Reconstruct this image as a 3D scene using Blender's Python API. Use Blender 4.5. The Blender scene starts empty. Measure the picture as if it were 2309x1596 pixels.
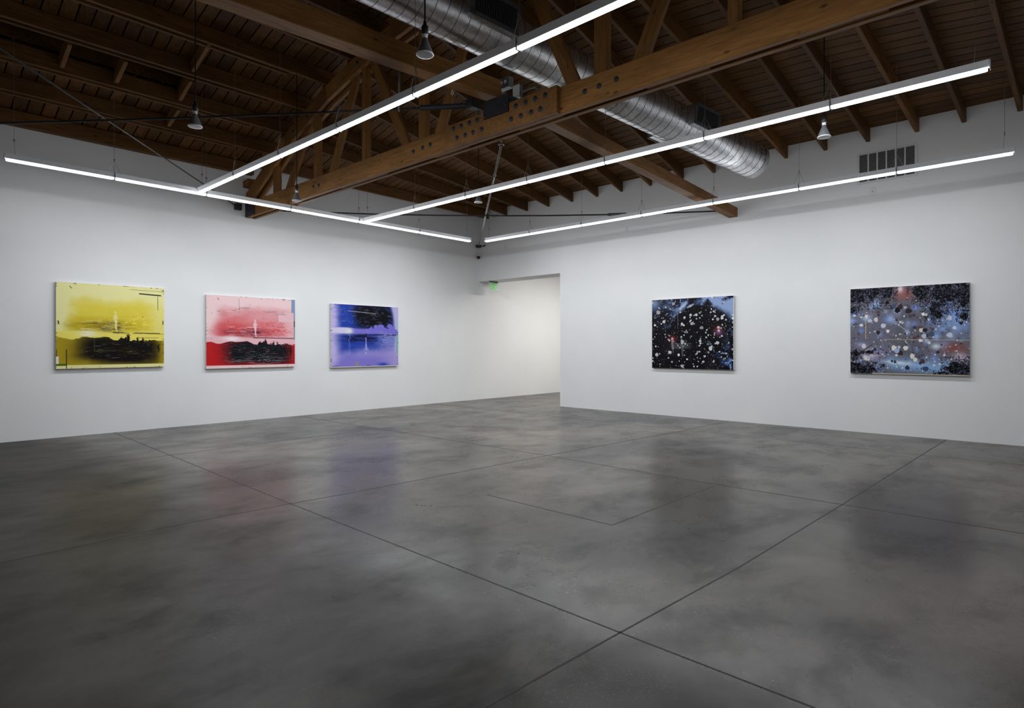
import bpy, bmesh, math, random
import numpy as np
from mathutils import Vector, Matrix

random.seed(7)
SC = bpy.context.scene
COL = SC.collection
pi = math.pi

# ------------------------------------------------------------------ camera, world, exposure
W_PX, H_PX = 2309.0, 1596.0
F_PX, HOR = 1354.25, 780.5
EYE = 1.35
HEAD = math.radians(42.6046)
cam = bpy.data.cameras.new('camera')
cam.sensor_fit = 'HORIZONTAL'
cam.sensor_width = 36.0
cam.lens = F_PX / W_PX * 36.0
cam.shift_x = 0.0
cam.shift_y = (HOR - H_PX / 2) / W_PX
cam.clip_start = 0.05
cam.clip_end = 100
cam_o = bpy.data.objects.new('camera', cam)
COL.objects.link(cam_o)
cam_o.location = (0, 0, EYE)
cam_o.rotation_euler = (pi / 2, 0, HEAD - pi / 2)
SC.camera = cam_o

world = bpy.data.worlds.new('world')
SC.world = world
world.use_nodes = True
world.node_tree.nodes['Background'].inputs[0].default_value = (0.5, 0.55, 0.6, 1)
world.node_tree.nodes['Background'].inputs[1].default_value = 0.02

SC.view_settings.view_transform = 'Standard'
SC.view_settings.look = 'None'
SC.view_settings.exposure = 0.0
SC.view_settings.gamma = 1.0
SC.view_settings.use_curve_mapping = False
try:
    SC.cycles.use_denoising = True
    SC.cycles.sample_clamp_indirect = 6.0
    SC.cycles.max_bounces = 10
    SC.cycles.diffuse_bounces = 6
except Exception:
    pass

TUBE_W = 16.6            # watts of one strip light
LAMP_SPREAD, LAMP_TILT = 172.0, 20.0
TUBE_GLOW = 12.5          # radiance of its diffuser
TUBE_COL = (0.93, 0.965, 1.0)
CORRIDOR_W = 138.0

# ------------------------------------------------------------------ room numbers
DL, DR = 10.95, 10.65          # left wall plane Y, right wall plane X
XB, YB = -4.0, -1.75           # walls behind the camera
XC = 16.5                      # end of the corridor
WT = 0.55                      # thickness of the right wall
DOOR_Y, DOOR_Z = 8.328, 2.99
XT = 4.85                      # roof truss plane
YC = 4.65                      # truss centre
WALL_TOP = 4.735               # roof deck at the right wall
JH, JW = 0.205, 0.055          # joist section
PD = [0, 2.15, 3.54, 4.82, 6.3]
PZ = [5.85, 5.60, 5.29, 4.86, 4.43]


def prof(y):
    return float(np.interp(abs(y - YC), PD, PZ))


# joists from the right wall (Y there, Y on the truss)
JOISTS = [(10.60, 10.58), (9.98, 9.63), (9.31, 9.15), (8.66, 8.30), (7.99, 7.62), (7.33, 6.88),
          (6.72, 6.25), (6.05, 5.68), (5.37, 5.15), (4.74, 4.68), (4.10, 4.25), (3.47, 3.78), (2.86, 2.98),
          (2.25, 2.47), (1.61, 1.89), (1.05, 1.26), (0.44, 0.64), (-0.17, 0.02), (-0.80, -0.62), (-1.42, -1.30)]
J_ALL = [(10.95, 10.95)] + JOISTS + [(-1.75, -1.75)]


def joist_z(jt, t):            # underside height at t (0 wall, 1 truss)
    return 4.53 + (prof(jt) - 4.53) * t


def deck_z(x, y):
    if x <= XT:
        return prof(y) + JH
    t = (DR - x) / (DR - XT)
    ys = [a + (b - a) * t for a, b in J_ALL][::-1]
    zs = [joist_z(b, t) + JH for a, b in J_ALL][::-1]
    return float(np.interp(y, ys, zs))


# ------------------------------------------------------------------ node helpers
def srgb(r, g, b):
    f = lambda c: (c / 255) / 12.92 if c <= 10 else ((c / 255 + 0.055) / 1.055) ** 2.4
    return (f(r), f(g), f(b), 1)


def new_mat(name):
    m = bpy.data.materials.new(name)
    m.use_nodes = True
    nt = m.node_tree
    return m, nt, nt.nodes['Principled BSDF']


def N(nt, kind, **kw):
    n = nt.nodes.new(kind)
    for k, v in kw.items():
        if k.startswith('i_'):
            key = k[2:]
            key = int(key) if key.isdigit() else key.replace('_', ' ')
            n.inputs[key].default_value = v
        else:
            setattr(n, k, v)
    return n


def ramp(nt, fac, stops):
    r = nt.nodes.new('ShaderNodeValToRGB')
    e = r.color_ramp.elements
    while len(e) < len(stops):
        e.new(0.5)
    for i, (p, c) in enumerate(stops):
        e[i].position = p
        e[i].color = c if len(c) == 4 else (*c, 1)
    nt.links.new(fac, r.inputs[0])
    return r.outputs[0]


def mix(nt, fac, a, b, mode='MIX'):
    m = nt.nodes.new('ShaderNodeMix')
    m.data_type = 'RGBA'
    m.blend_type = mode
    if isinstance(fac, float):
        m.inputs[0].default_value = fac
    else:
        nt.links.new(fac, m.inputs[0])
    for s, i in ((a, 6), (b, 7)):
        if isinstance(s, tuple):
            m.inputs[i].default_value = s
        else:
            nt.links.new(s, m.inputs[i])
    return m.outputs[2]


def bump(nt, bsdf, h, strength, dist=0.01):
    b = N(nt, 'ShaderNodeBump', i_Strength=strength, i_Distance=dist)
    nt.links.new(h, b.inputs['Height'])
    nt.links.new(b.outputs[0], bsdf.inputs['Normal'])


def noise(nt, vec, scale, detail=4, rough=0.55, dist=0.0):
    n = N(nt, 'ShaderNodeTexNoise', i_Scale=scale, i_Detail=detail, i_Roughness=rough, i_Distortion=dist)
    nt.links.new(vec, n.inputs['Vector'])
    return n.outputs['Fac']


def mapped(nt, out, scale, loc=None):
    mp = N(nt, 'ShaderNodeMapping', i_Scale=scale)
    nt.links.new(out, mp.inputs['Vector'])
    if loc is not None:
        nt.links.new(loc, mp.inputs['Location'])
    return mp.outputs[0]


def mat_plain(name, col, rough=0.5, metal=0.0, grain=0.0, gscale=30):
    m, nt, b = new_mat(name)
    b.inputs['Roughness'].default_value = rough
    b.inputs['Metallic'].default_value = metal
    tc = N(nt, 'ShaderNodeTexCoord')
    n = noise(nt, tc.outputs['Object'], gscale, 3)
    k = grain
    dark = tuple(c * (1 - k) for c in col[:3]) + (1,)
    lite = tuple(min(1, c * (1 + k)) for c in col[:3]) + (1,)
    nt.links.new(ramp(nt, n, [(0.3, dark), (0.7, lite)]), b.inputs['Base Color'])
    return m


def mat_wood(name, dark, mid, light, island=False, rough=0.6, vary=0.35):
    """sawn timber with the grain along the object's own X"""
    m, nt, b = new_mat(name)
    tc = N(nt, 'ShaderNodeTexCoord')
    if island:
        g = N(nt, 'ShaderNodeNewGeometry')
        rnd = g.outputs['Random Per Island']
    else:
        oi = N(nt, 'ShaderNodeObjectInfo')
        rnd = oi.outputs['Random']
    mul = N(nt, 'ShaderNodeMath', operation='MULTIPLY', i_1=37.0)
    nt.links.new(rnd, mul.inputs[0])
    comb = N(nt, 'ShaderNodeCombineXYZ')
    for i in range(3):
        nt.links.new(mul.outputs[0], comb.inputs[i])
    sc = (14, 1.1, 14) if island else (1.1, 14, 14)
    v = mapped(nt, tc.outputs['Object'], sc, comb.outputs[0])
    grain = noise(nt, v, 2.2, 6, 0.65, 1.2)
    col = ramp(nt, grain, [(0.25, dark), (0.5, mid), (0.78, light)])
    sc2 = (1.6, 0.5, 1.6) if island else (0.5, 1.6, 1.6)
    v2 = mapped(nt, tc.outputs['Object'], sc2, comb.outputs[0])
    blot = noise(nt, v2, 2.0, 3)
    col = mix(nt, 0.55, col, ramp(nt, blot, [(0.3, (0.35, 0.33, 0.3, 1)), (0.7, (1, 1, 1, 1))]), 'MULTIPLY')
    # knots
    vk = mapped(nt, tc.outputs['Object'], (8, 4, 8) if island else (4, 8, 8), comb.outputs[0])
    vo = N(nt, 'ShaderNodeTexVoronoi', i_Scale=0.9)
    nt.links.new(vk, vo.inputs['Vector'])
    kn = ramp(nt, vo.outputs['Distance'], [(0.05, (0.22, 0.15, 0.1, 1)), (0.13, (1, 1, 1, 1))])
    col = mix(nt, 0.8, col, kn, 'MULTIPLY')
    hv = N(nt, 'ShaderNodeMapRange')
    hv.inputs[3].default_value = 1 - vary
    hv.inputs[4].default_value = 1 + vary * 0.6
    nt.links.new(rnd, hv.inputs[0])
    hs = N(nt, 'ShaderNodeHueSaturation')
    nt.links.new(hv.outputs[0], hs.inputs['Value'])
    nt.links.new(col, hs.inputs['Color'])
    nt.links.new(hs.outputs[0], b.inputs['Base Color'])
    b.inputs['Roughness'].default_value = rough
    b.inputs['Specular IOR Level'].default_value = 0.25
    bump(nt, b, grain, 0.25, 0.004)
    return m


def mat_wall():
    m, nt, b = new_mat('white_wall_paint')
    tc = N(nt, 'ShaderNodeTexCoord')
    n = noise(nt, tc.outputs['Object'], 0.9, 3)
    nt.links.new(ramp(nt, n, [(0.3, (0.78, 0.785, 0.79, 1)), (0.7, (0.82, 0.82, 0.82, 1))]), b.inputs['Base Color'])
    b.inputs['Roughness'].default_value = 0.7
    b.inputs['Specular IOR Level'].default_value = 0.2
    fine = noise(nt, tc.outputs['Object'], 130, 2)
    bump(nt, b, fine, 0.05, 0.003)
    return m


def mat_floor():
    m, nt, b = new_mat('polished_concrete')
    tc = N(nt, 'ShaderNodeTexCoord')
    o = tc.outputs['Object']
    big = noise(nt, o, 0.42, 5, 0.6, 0.8)
    midn = noise(nt, mapped(nt, o, (1.15, 1.5, 1)), 1.3, 7, 0.66, 0.25)
    fine = noise(nt, o, 26, 5, 0.7)
    c = ramp(nt, big, [(0.34, srgb(40, 36.5, 32)), (0.5, srgb(63, 58.5, 52.5)), (0.64, srgb(82, 76.5, 69))])
    c = mix(nt, 0.55, c, ramp(nt, midn, [(0.33, (0.34, 0.33, 0.32, 1)), (0.47, (0.9, 0.88, 0.86, 1)), (0.66, (1.35, 1.33, 1.3, 1))]), 'MULTIPLY')
    c = mix(nt, 0.4, c, ramp(nt, fine, [(0.3, (0.72, 0.71, 0.7, 1)), (0.7, (1.2, 1.2, 1.2, 1))]), 'MULTIPLY')
    # warm and cool stains
    tint = noise(nt, mapped(nt, o, (0.7, 0.7, 0.7)), 0.5, 2)
    c = mix(nt, 0.5, c, ramp(nt, tint, [(0.3, (1.12, 0.96, 0.88, 1)), (0.5, (1, 1, 1, 1)), (0.7, (0.94, 1.0, 1.0, 1))]), 'MULTIPLY')
    # pale worn freckles in patches
    sp = noise(nt, o, 75, 2, 0.6)
    patch = noise(nt, o, 1.1, 3, 0.5)
    spm = ramp(nt, sp, [(0.60, (0, 0, 0, 1)), (0.68, (1, 1, 1, 1))])
    pm = ramp(nt, patch, [(0.54, (0, 0, 0, 1)), (0.66, (0.6, 0.6, 0.6, 1))])
    mk = mix(nt, 1.0, spm, pm, 'MULTIPLY')
    c = mix(nt, mk, c, srgb(118, 113, 104))
    # two pours: the slabs past the saw cuts are of a darker, browner mix
    sx = N(nt, 'ShaderNodeSeparateXYZ')
    nt.links.new(o, sx.inputs[0])
    wv = noise(nt, o, 1.3, 4)

    def slab(axis, edge, soft, amt):
        ad = N(nt, 'ShaderNodeMath', operation='MULTIPLY_ADD', i_1=1.1)
        nt.links.new(wv, ad.inputs[0])
        nt.links.new(sx.outputs[axis], ad.inputs[2])
        mr = N(nt, 'ShaderNodeMapRange', interpolation_type='SMOOTHSTEP')
        nt.links.new(ad.outputs[0], mr.inputs[0])
        mr.inputs[1].default_value = edge + 0.55 - soft
        mr.inputs[2].default_value = edge + 0.55 + soft
        mr.inputs[3].default_value = amt
        mr.inputs[4].default_value = 0.0
        return mr.outputs[0]
    left = slab(0, 2.1, 0.55, 1.0)
    near = slab(1, 1.1, 0.7, 1.0)
    c = mix(nt, left, c, mix(nt, 1.0, c, (0.55, 0.50, 0.465, 1), 'MULTIPLY'))
    c = mix(nt, near, c, mix(nt, 1.0, c, (0.90, 0.80, 0.77, 1), 'MULTIPLY'))
    nt.links.new(c, b.inputs['Base Color'])
    # the sealer is worn in clouds and nearly gone on the older pour
    worn = ramp(nt, midn, [(0.34, (0.16, 0.16, 0.16, 1)), (0.5, (0.29, 0.29, 0.29, 1)), (0.66, (0.37, 0.37, 0.37, 1))])
    worn = mix(nt, 0.8, worn, ramp(nt, big, [(0.36, (0.7, 0.7, 0.7, 1)), (0.6, (1.1, 1.1, 1.1, 1))]), 'MULTIPLY')
    worn = mix(nt, left, worn, mix(nt, 1.0, worn, (0.38, 0.38, 0.38, 1), 'MULTIPLY'))
    nt.links.new(worn, b.inputs['Specular IOR Level'])
    rr = ramp(nt, midn, [(0.3, (0.31, 0.31, 0.31, 1)), (0.7, (0.22, 0.22, 0.22, 1))])
    rr = mix(nt, left, rr, (0.38, 0.38, 0.38, 1))
    nt.links.new(rr, b.inputs['Roughness'])
    bump(nt, b, fine, 0.05, 0.002)
    return m


def mat_galv(name, base=0.8, rough=0.3):
    m, nt, b = new_mat(name)
    tc = N(nt, 'ShaderNodeTexCoord')
    vo = N(nt, 'ShaderNodeTexVoronoi', i_Scale=28.0)
    nt.links.new(tc.outputs['Object'], vo.inputs['Vector'])
    n = noise(nt, tc.outputs['Object'], 3.0, 4)
    c = ramp(nt, vo.outputs['Distance'], [(0.0, (base * 0.8,) * 3 + (1,)), (0.7, (base * 1.1, base * 1.12, base * 1.15, 1))])
    c = mix(nt, 0.4, c, ramp(nt, n, [(0.3, (0.78, 0.78, 0.78, 1)), (0.7, (1.05, 1.05, 1.05, 1))]), 'MULTIPLY')
    nt.links.new(c, b.inputs['Base Color'])
    b.inputs['Metallic'].default_value = 0.92
    nt.links.new(ramp(nt, n, [(0.3, (rough - 0.08,) * 3 + (1,)), (0.7, (rough + 0.1,) * 3 + (1,))]), b.inputs['Roughness'])
    return m


def mat_emit(name, col, strength):
    m, nt, b = new_mat(name)
    b.inputs['Base Color'].default_value = (0.85, 0.85, 0.85, 1)
    b.inputs['Emission Color'].default_value = (*col, 1)
    b.inputs['Emission Strength'].default_value = strength
    return m


def mat_attr(name, rough=0.42):
    m, nt, b = new_mat(name)
    a = N(nt, 'ShaderNodeAttribute', attribute_name='paint')
    tc = N(nt, 'ShaderNodeTexCoord')
    n = noise(nt, tc.outputs['Object'], 160, 2)
    c = mix(nt, 0.25, a.outputs['Color'], ramp(nt, n, [(0.3, (0.85, 0.85, 0.85, 1)), (0.7, (1.1, 1.1, 1.1, 1))]), 'MULTIPLY')
    nt.links.new(c, b.inputs['Base Color'])
    b.inputs['Roughness'].default_value = rough
    b.inputs['Specular IOR Level'].default_value = 0.12
    bump(nt, b, n, 0.08, 0.002)
    return m


M = {}
M['wall'] = mat_wall()
M['floor'] = mat_floor()
M['joint'] = mat_plain('dark_floor_marks', srgb(38, 36, 35), 0.8, 0, 0.15)  # flat dark colour of saw cuts, patch lines and floor specks
M['deck'] = mat_wood('roof_boards', (0.065, 0.028, 0.007), (0.145, 0.064, 0.016), (0.22, 0.102, 0.028), island=True, vary=0.4)
M['joist'] = mat_wood('joist_timber', (0.07, 0.03, 0.008), (0.16, 0.072, 0.019), (0.25, 0.118, 0.034))
M['fir'] = mat_wood('fir_timber', (0.16, 0.07, 0.018), (0.28, 0.127, 0.034), (0.40, 0.195, 0.056), vary=0.2)
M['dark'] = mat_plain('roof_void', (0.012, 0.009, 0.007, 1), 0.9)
M['white_metal'] = mat_plain('white_enamel', (0.84, 0.86, 0.89, 1), 0.4, 0, 0.04)
M['tube'] = mat_emit('lit_diffuser', TUBE_COL, TUBE_GLOW)
M['steel'] = mat_plain('steel_wire', (0.38, 0.37, 0.36, 1), 0.4, 0.8, 0.1)
M['rod'] = mat_plain('grey_rod', (0.22, 0.21, 0.2, 1), 0.5, 0.6, 0.25, 12)
M['black'] = mat_plain('black_plastic', (0.012, 0.012, 0.013, 1), 0.45, 0, 0.2)
M['iron'] = mat_plain('black_iron', (0.035, 0.036, 0.042, 1), 0.5, 0.4, 0.3, 9)
M['bolt'] = mat_plain('bolt_steel', (0.045, 0.046, 0.056, 1), 0.55, 0.5, 0.3, 40)
M['galv'] = mat_galv('galvanised_sheet')
M['seam'] = mat_plain('duct_seam', (0.11, 0.11, 0.115, 1), 0.5, 0.7, 0.2)
M['register'] = mat_plain('dark_register', (0.11, 0.115, 0.125, 1), 0.5, 0.3, 0.2)
M['reflector'] = mat_plain('bulb_reflector', (0.22, 0.23, 0.25, 1), 0.25, 0.6, 0.1)
M['lens'] = mat_plain('frosted_bulb_face', (0.72, 0.74, 0.78, 1), 0.35, 0, 0.05)
M['vent'] = mat_plain('vent_paint', (0.72, 0.72, 0.72, 1), 0.5, 0, 0.03)
M['slat'] = mat_plain('slat_paint', (0.34, 0.34, 0.34, 1), 0.5, 0, 0.05)
M['plate'] = mat_plain('plate_plastic', (0.74, 0.74, 0.73, 1), 0.4, 0, 0.03)
M['canvas_edge'] = mat_plain('canvas_edge', (0.60, 0.58, 0.53, 1), 0.8, 0, 0.15)
M['canvas_dark'] = mat_plain('canvas_edge_dark', (0.32, 0.29, 0.28, 1), 0.8, 0, 0.3)
M['box_grey'] = mat_plain('outlet_box_steel', (0.16, 0.17, 0.18, 1), 0.45, 0.6, 0.15)
M['sign_face'] = mat_plain('sign_acrylic', (0.72, 0.78, 0.72, 1), 0.2, 0, 0.03)
M['sign_green'] = mat_emit('sign_green_lit', (0.16, 0.75, 0.12), 0.30)
M['sign_green'].node_tree.nodes['Principled BSDF'].inputs['Base Color'].default_value = (0.05, 0.5, 0.05, 1)
M['sign_cap'] = mat_plain('sign_canopy', (0.16, 0.13, 0.11, 1), 0.5, 0.2, 0.1)
M['paint'] = mat_attr('canvas_paint')


# ------------------------------------------------------------------ object helpers
def tag(o, label, cat, group=None):
    o['label'] = label
    o['category'] = cat
    if group:
        o['group'] = group
    return o


def thing(name, loc, label, cat, group=None):
    o = bpy.data.objects.new(name, None)
    o.empty_display_size = 0.05
    COL.objects.link(o)
    o.location = loc
    return tag(o, label, cat, group)


def world_loc(o):
    v = Vector(o.location)
    p = o.parent
    while p:
        v = p.matrix_basis @ v
        p = p.parent
    return v


def full_matrix(o):
    m = o.matrix_basis.copy()
    p = o.parent
    while p:
        m = p.matrix_basis @ m
        p = p.parent
    return m


def link(name, me, mat, parent=None, mw=None):
    o = bpy.data.objects.new(name, me)
    mats = mat if isinstance(mat, (list, tuple)) else [mat]
    for mm in mats:
        me.materials.append(mm)
    COL.objects.link(o)
    mw = mw if mw is not None else Matrix.Identity(4)
    if parent is not None:
        o.parent = parent
        o.matrix_basis = full_matrix(parent).inverted() @ mw
    else:
        o.matrix_basis = mw
    return o


def from_bm(name, bm, mat, parent=None, mw=None, smooth=False):
    bmesh.ops.recalc_face_normals(bm, faces=bm.faces[:])
    me = bpy.data.meshes.new(name)
    bm.to_mesh(me)
    bm.free()
    if smooth:
        for p in me.polygons:
            p.use_smooth = True
    return link(name, me, mat, parent, mw)


def add_box(bm, x0, x1, y0, y1, z0, z1, bevel=0.0, mi=0):
    r = bmesh.ops.create_cube(bm, size=1.0)
    vs = r['verts']
    for v in vs:
        v.co = Vector(((x0 + x1) / 2 + v.co.x * (x1 - x0), (y0 + y1) / 2 + v.co.y * (y1 - y0), (z0 + z1) / 2 + v.co.z * (z1 - z0)))
    fs = set(f for v in vs for f in v.link_faces)
    for f in fs:
        f.material_index = mi
    if bevel > 0:
        es = list(set(e for v in vs for e in v.link_edges))
        bmesh.ops.bevel(bm, geom=es, offset=bevel, segments=1, affect='EDGES', clamp_overlap=True)
    return vs


def box(name, x0, x1, y0, y1, z0, z1, mat, parent=None, bevel=0.0):
    """box whose mesh is centred on the object's origin"""
    bm = bmesh.new()
    cx, cy, cz = (x0 + x1) / 2, (y0 + y1) / 2, (z0 + z1) / 2
    add_box(bm, x0 - cx, x1 - cx, y0 - cy, y1 - cy, z0 - cz, z1 - cz, bevel)
    return from_bm(name, bm, mat, parent, Matrix.Translation((cx, cy, cz)))


def frame_along(p0, p1, up=(0, 0, 1)):
    p0, p1 = Vector(p0), Vector(p1)
    x = (p1 - p0).normalized()
    u = Vector(up)
    y = u.cross(x).normalized()
    z = x.cross(y)
    m = Matrix((x, y, z)).transposed().to_4x4()
    m.translation = (p0 + p1) / 2
    return m, (p1 - p0).length


def beam(name, p0, p1, w, h, mat, parent=None, up=(0, 0, 1), bevel=0.006, shapes=None):
    """timber between the middles of its underside ends; length on local X, h on local Z"""
    m, L = frame_along(p0, p1, up)
    bm = bmesh.new()
    add_box(bm, -L / 2, L / 2, -w / 2, w / 2, 0, h, bevel)
    return from_bm(name, bm, mat, parent, m)


def tube_bm(bm, pts, r, seg=8, caps=True):
    pts = [Vector(p) for p in pts]
    rings = []
    prev_n = None
    for i, p in enumerate(pts):
        a = pts[max(0, i - 1)]
        b = pts[min(len(pts) - 1, i + 1)]
        d = (b - a).normalized()
        if prev_n is None:
            ref = Vector((0, 0, 1)) if abs(d.z) < 0.9 else Vector((1, 0, 0))
            n = d.cross(ref).normalized()
        else:
            n = (prev_n - d * prev_n.dot(d)).normalized()
        prev_n = n
        bn = d.cross(n)
        rr = r[i] if isinstance(r, (list, tuple)) else r
        rings.append([bm.verts.new(p + (n * math.cos(2 * pi * k / seg) + bn * math.sin(2 * pi * k / seg)) * rr) for k in range(seg)])
    for a, b in zip(rings, rings[1:]):
        for k in range(seg):
            bm.faces.new((a[k], a[(k + 1) % seg], b[(k + 1) % seg], b[k]))
    if caps:
        bm.faces.new(rings[0][::-1])
        bm.faces.new(rings[-1])


def tube(name, pts, r, mat, parent=None, seg=8):
    o = Vector(pts[0])
    bm = bmesh.new()
    tube_bm(bm, [Vector(p) - o for p in pts], r, seg)
    return from_bm(name, bm, mat, parent, Matrix.Translation(o), smooth=seg > 6)


def lathe(name, prof_rz, mat, parent, loc, seg=28, rot=None):
    bm = bmesh.new()
    rings = []
    for r, z in prof_rz:
        if r < 1e-5:
            rings.append([bm.verts.new((0, 0, z))])
        else:
            rings.append([bm.verts.new((r * math.cos(2 * pi * k / seg), r * math.sin(2 * pi * k / seg), z)) for k in range(seg)])
    for a, b in zip(rings, rings[1:]):
        for k in range(seg):
            k2 = (k + 1) % seg
            if len(a) == 1 and len(b) == 1:
                continue
            if len(a) == 1:
                bm.faces.new((a[0], b[k], b[k2]))
            elif len(b) == 1:
                bm.faces.new((a[k], a[k2], b[0]))
            else:
                bm.faces.new((a[k], a[k2], b[k2], b[k]))
    mw = Matrix.Translation(loc)
    if rot is not None:
        mw = mw @ rot
    return from_bm(name, bm, mat, parent, mw, smooth=True)


def structure(o):
    o['kind'] = 'structure'
    return o


ORD = ['first', 'second', 'third', 'fourth', 'fifth', 'sixth', 'seventh', 'eighth', 'ninth', 'tenth', 'eleventh', 'twelfth',
       'thirteenth', 'fourteenth', 'fifteenth', 'sixteenth', 'seventeenth', 'eighteenth', 'nineteenth', 'twentieth']

# ------------------------------------------------------------------ walls and floor
bm = bmesh.new()
add_box(bm, XB - 0.2, XC + 0.2, DL, DL + 0.25, 0, 5.3)
structure(from_bm('wall_left', bm, M['wall']))
bm = bmesh.new()
add_box(bm, DR, DR + WT, YB - 0.2, DOOR_Y, 0, 4.9)
add_box(bm, DR, DR + WT, DOOR_Y, DL, DOOR_Z, 4.9)
structure(from_bm('wall_right', bm, M['wall']))
bm = bmesh.new()
add_box(bm, XB - 0.25, XB, YB - 0.2, DL, 0, 6.3)
structure(from_bm('wall_back', bm, M['wall']))
bm = bmesh.new()
add_box(bm, XB, DR, YB - 0.25, YB, 0, 6.3)
structure(from_bm('wall_near', bm, M['wall']))
# corridor beyond the opening
bm = bmesh.new()
add_box(bm, DR + WT, XC, 5.2, 5.4, 0, 3.6)
structure(from_bm('wall_corridor', bm, M['wall']))
bm = bmesh.new()
add_box(bm, XC, XC + 0.2, 5.2, DL, 0, 3.6)
structure(from_bm('wall_end', bm, M['wall']))
bm = bmesh.new()
add_box(bm, DR + WT, XC, 5.4, DL, 3.6, 3.8)
o = structure(from_bm('ceiling_corridor', bm, M['wall']))

# floor slab with sawn control joints and an old trench patch
bm = bmesh.new()
add_box(bm, XB - 0.25, XC + 0.2, YB - 0.25, DL + 0.25, -0.2, 0.0)


def floor_line(pts, w, z=0.0006):
    for a, b in zip(pts, pts[1:]):
        a, b = Vector(a), Vector(b)
        d = (b - a).normalized()
        n = Vector((-d.y, d.x)) * (w / 2)
        q = [a - n, b - n, b + n, a + n]
        f = bm.faces.new([bm.verts.new((p.x, p.y, z)) for p in q])
        f.material_index = 1


floor_line([(2.70, DL), (2.505, 4.886), (2.43, 1.542), (2.415, 0.686), (2.38, YB)], 0.010)
floor_line([(DR, 1.255), (5.685, 1.395), (3.631, 1.463), (2.43, 1.542), (1.58, 1.594), (XB, 1.75)], 0.010)
floor_line([(5.75, DL), (5.757, 4.706), (5.673, 2.855), (5.682, 0.214), (5.66, YB)], 0.012)
floor_line([(9.085, DL), (9.08, 7.06), (9.04, 3.706), (8.937, 1.329), (8.94, 0.337), (8.95, YB)], 0.010)
floor_line([(XB, 4.93), (0.592, 4.875), (1.549, 4.93), (2.505, 4.886), (2.972, 4.842), (5.757, 4.706), (8.913, 4.486), (DR, 4.47)], 0.012)
floor_line([(XB, 8.0), (0.981, 8.049), (2.577, 8.155), (4.297, 8.22), (6.5, 8.26)], 0.010)
floor_line([(3.862, 3.85), (3.846, 2.512), (4.972, 2.502), (5.585, 2.488)], 0.010)
for px, py in ((3.20, 4.05), (3.22, 4.01), (3.235, 3.985), (3.27, 3.95), (2.9, 2.62), (4.15, 2.05), (1.72, 2.9)):
    floor_line([(px, py), (px + 0.018, py - 0.004)], 0.012, 0.0008)
me = bpy.data.meshes.new('floor')
bm.to_mesh(me)
bm.free()
structure(link('floor', me, [M['floor'], M['joint']]))

# ------------------------------------------------------------------ roof deck (one board after another)
bm = bmesh.new()
BW, GAP, TH = 0.165, 0.017, 0.03
SKY = (0.15, 3.08, 8.86, 9.44)      # dark well between two purlins (x0, x1, y0, y1)


def board(x0, x1, ylist, zfun):
    lo0 = [bm.verts.new((x0, y, zfun(x0, y))) for y in ylist]
    lo1 = [bm.verts.new((x1, y, zfun(x1, y))) for y in ylist]
    up0 = [bm.verts.new((x0, y, zfun(x0, y) + TH)) for y in ylist]
    up1 = [bm.verts.new((x1, y, zfun(x1, y) + TH)) for y in ylist]
    for k in range(len(ylist) - 1):
        bm.faces.new((lo0[k], lo0[k + 1], lo1[k + 1], lo1[k]))
        bm.faces.new((lo0[k], up0[k], up0[k + 1], lo0[k + 1]))
        bm.faces.new((lo1[k], lo1[k + 1], up1[k + 1], up1[k]))
    bm.faces.new((lo0[0], lo1[0], up1[0], up0[0]))
    bm.faces.new((lo0[-1], up0[-1], up1[-1], lo1[-1]))


YL = [-1.75, -0.17, 1.11, 2.5, 3.6, 4.65, 5.7, 6.8, 8.19, 9.47, 10.2, 10.95]
x = XB
while x < XT - 0.02:
    x1 = min(x + BW, XT)
    if x < SKY[1] and x1 > SKY[0]:
        board(x, x1 - GAP, [y for y in YL if y < SKY[2] - .05] + [SKY[2]], deck_z)
        board(x, x1 - GAP, [SKY[3]] + [y for y in YL if y > SKY[3] + .05], deck_z)
    else:
        board(x, x1 - GAP, YL, deck_z)
    x = x1
x = XT
while x < DR - 0.02:
    x1 = min(x + BW * 0.97, DR)
    t = (DR - x) / (DR - XT)
    board(x, x1 - GAP, sorted(a + (b - a) * t for a, b in J_ALL), deck_z)
    x = x1
# roofing felt over the gaps
n0 = len(bm.faces)
bm.faces.ensure_lookup_table()


def felt(xs, ylist, dz):
    vs = [[bm.verts.new((xx, y, deck_z(xx, y) + dz)) for y in ylist] for xx in xs]
    for a, b in zip(vs, vs[1:]):
        for k in range(len(ylist) - 1):
            f = bm.faces.new((a[k], a[k + 1], b[k + 1], b[k]))
            f.material_index = 1


felt([XB, SKY[0]], YL, 0.05)
felt([SKY[0], SKY[1]], [y for y in YL if y < SKY[2]] + [SKY[2]], 0.05)
felt([SKY[0], SKY[1]], [SKY[3]] + [y for y in YL if y > SKY[3]], 0.05)
felt([SKY[1], XT], YL, 0.05)
felt([XT + 0.001, 6.5, 8.5, DR + 0.3], YL, 0.055)
# the well above the purlins
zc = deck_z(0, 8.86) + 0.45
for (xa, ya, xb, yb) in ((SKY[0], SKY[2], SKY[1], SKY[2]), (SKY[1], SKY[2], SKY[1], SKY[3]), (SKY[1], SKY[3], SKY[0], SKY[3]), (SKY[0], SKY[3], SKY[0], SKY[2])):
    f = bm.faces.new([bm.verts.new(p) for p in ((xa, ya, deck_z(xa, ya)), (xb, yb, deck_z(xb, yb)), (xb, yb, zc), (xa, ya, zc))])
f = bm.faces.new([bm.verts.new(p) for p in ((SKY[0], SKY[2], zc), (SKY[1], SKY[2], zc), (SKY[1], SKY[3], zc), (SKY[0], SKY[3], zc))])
me = bpy.data.meshes.new('ceiling')
bm.to_mesh(me)
bm.free()
structure(link('ceiling', me, [M['deck'], M['dark']]))

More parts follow.
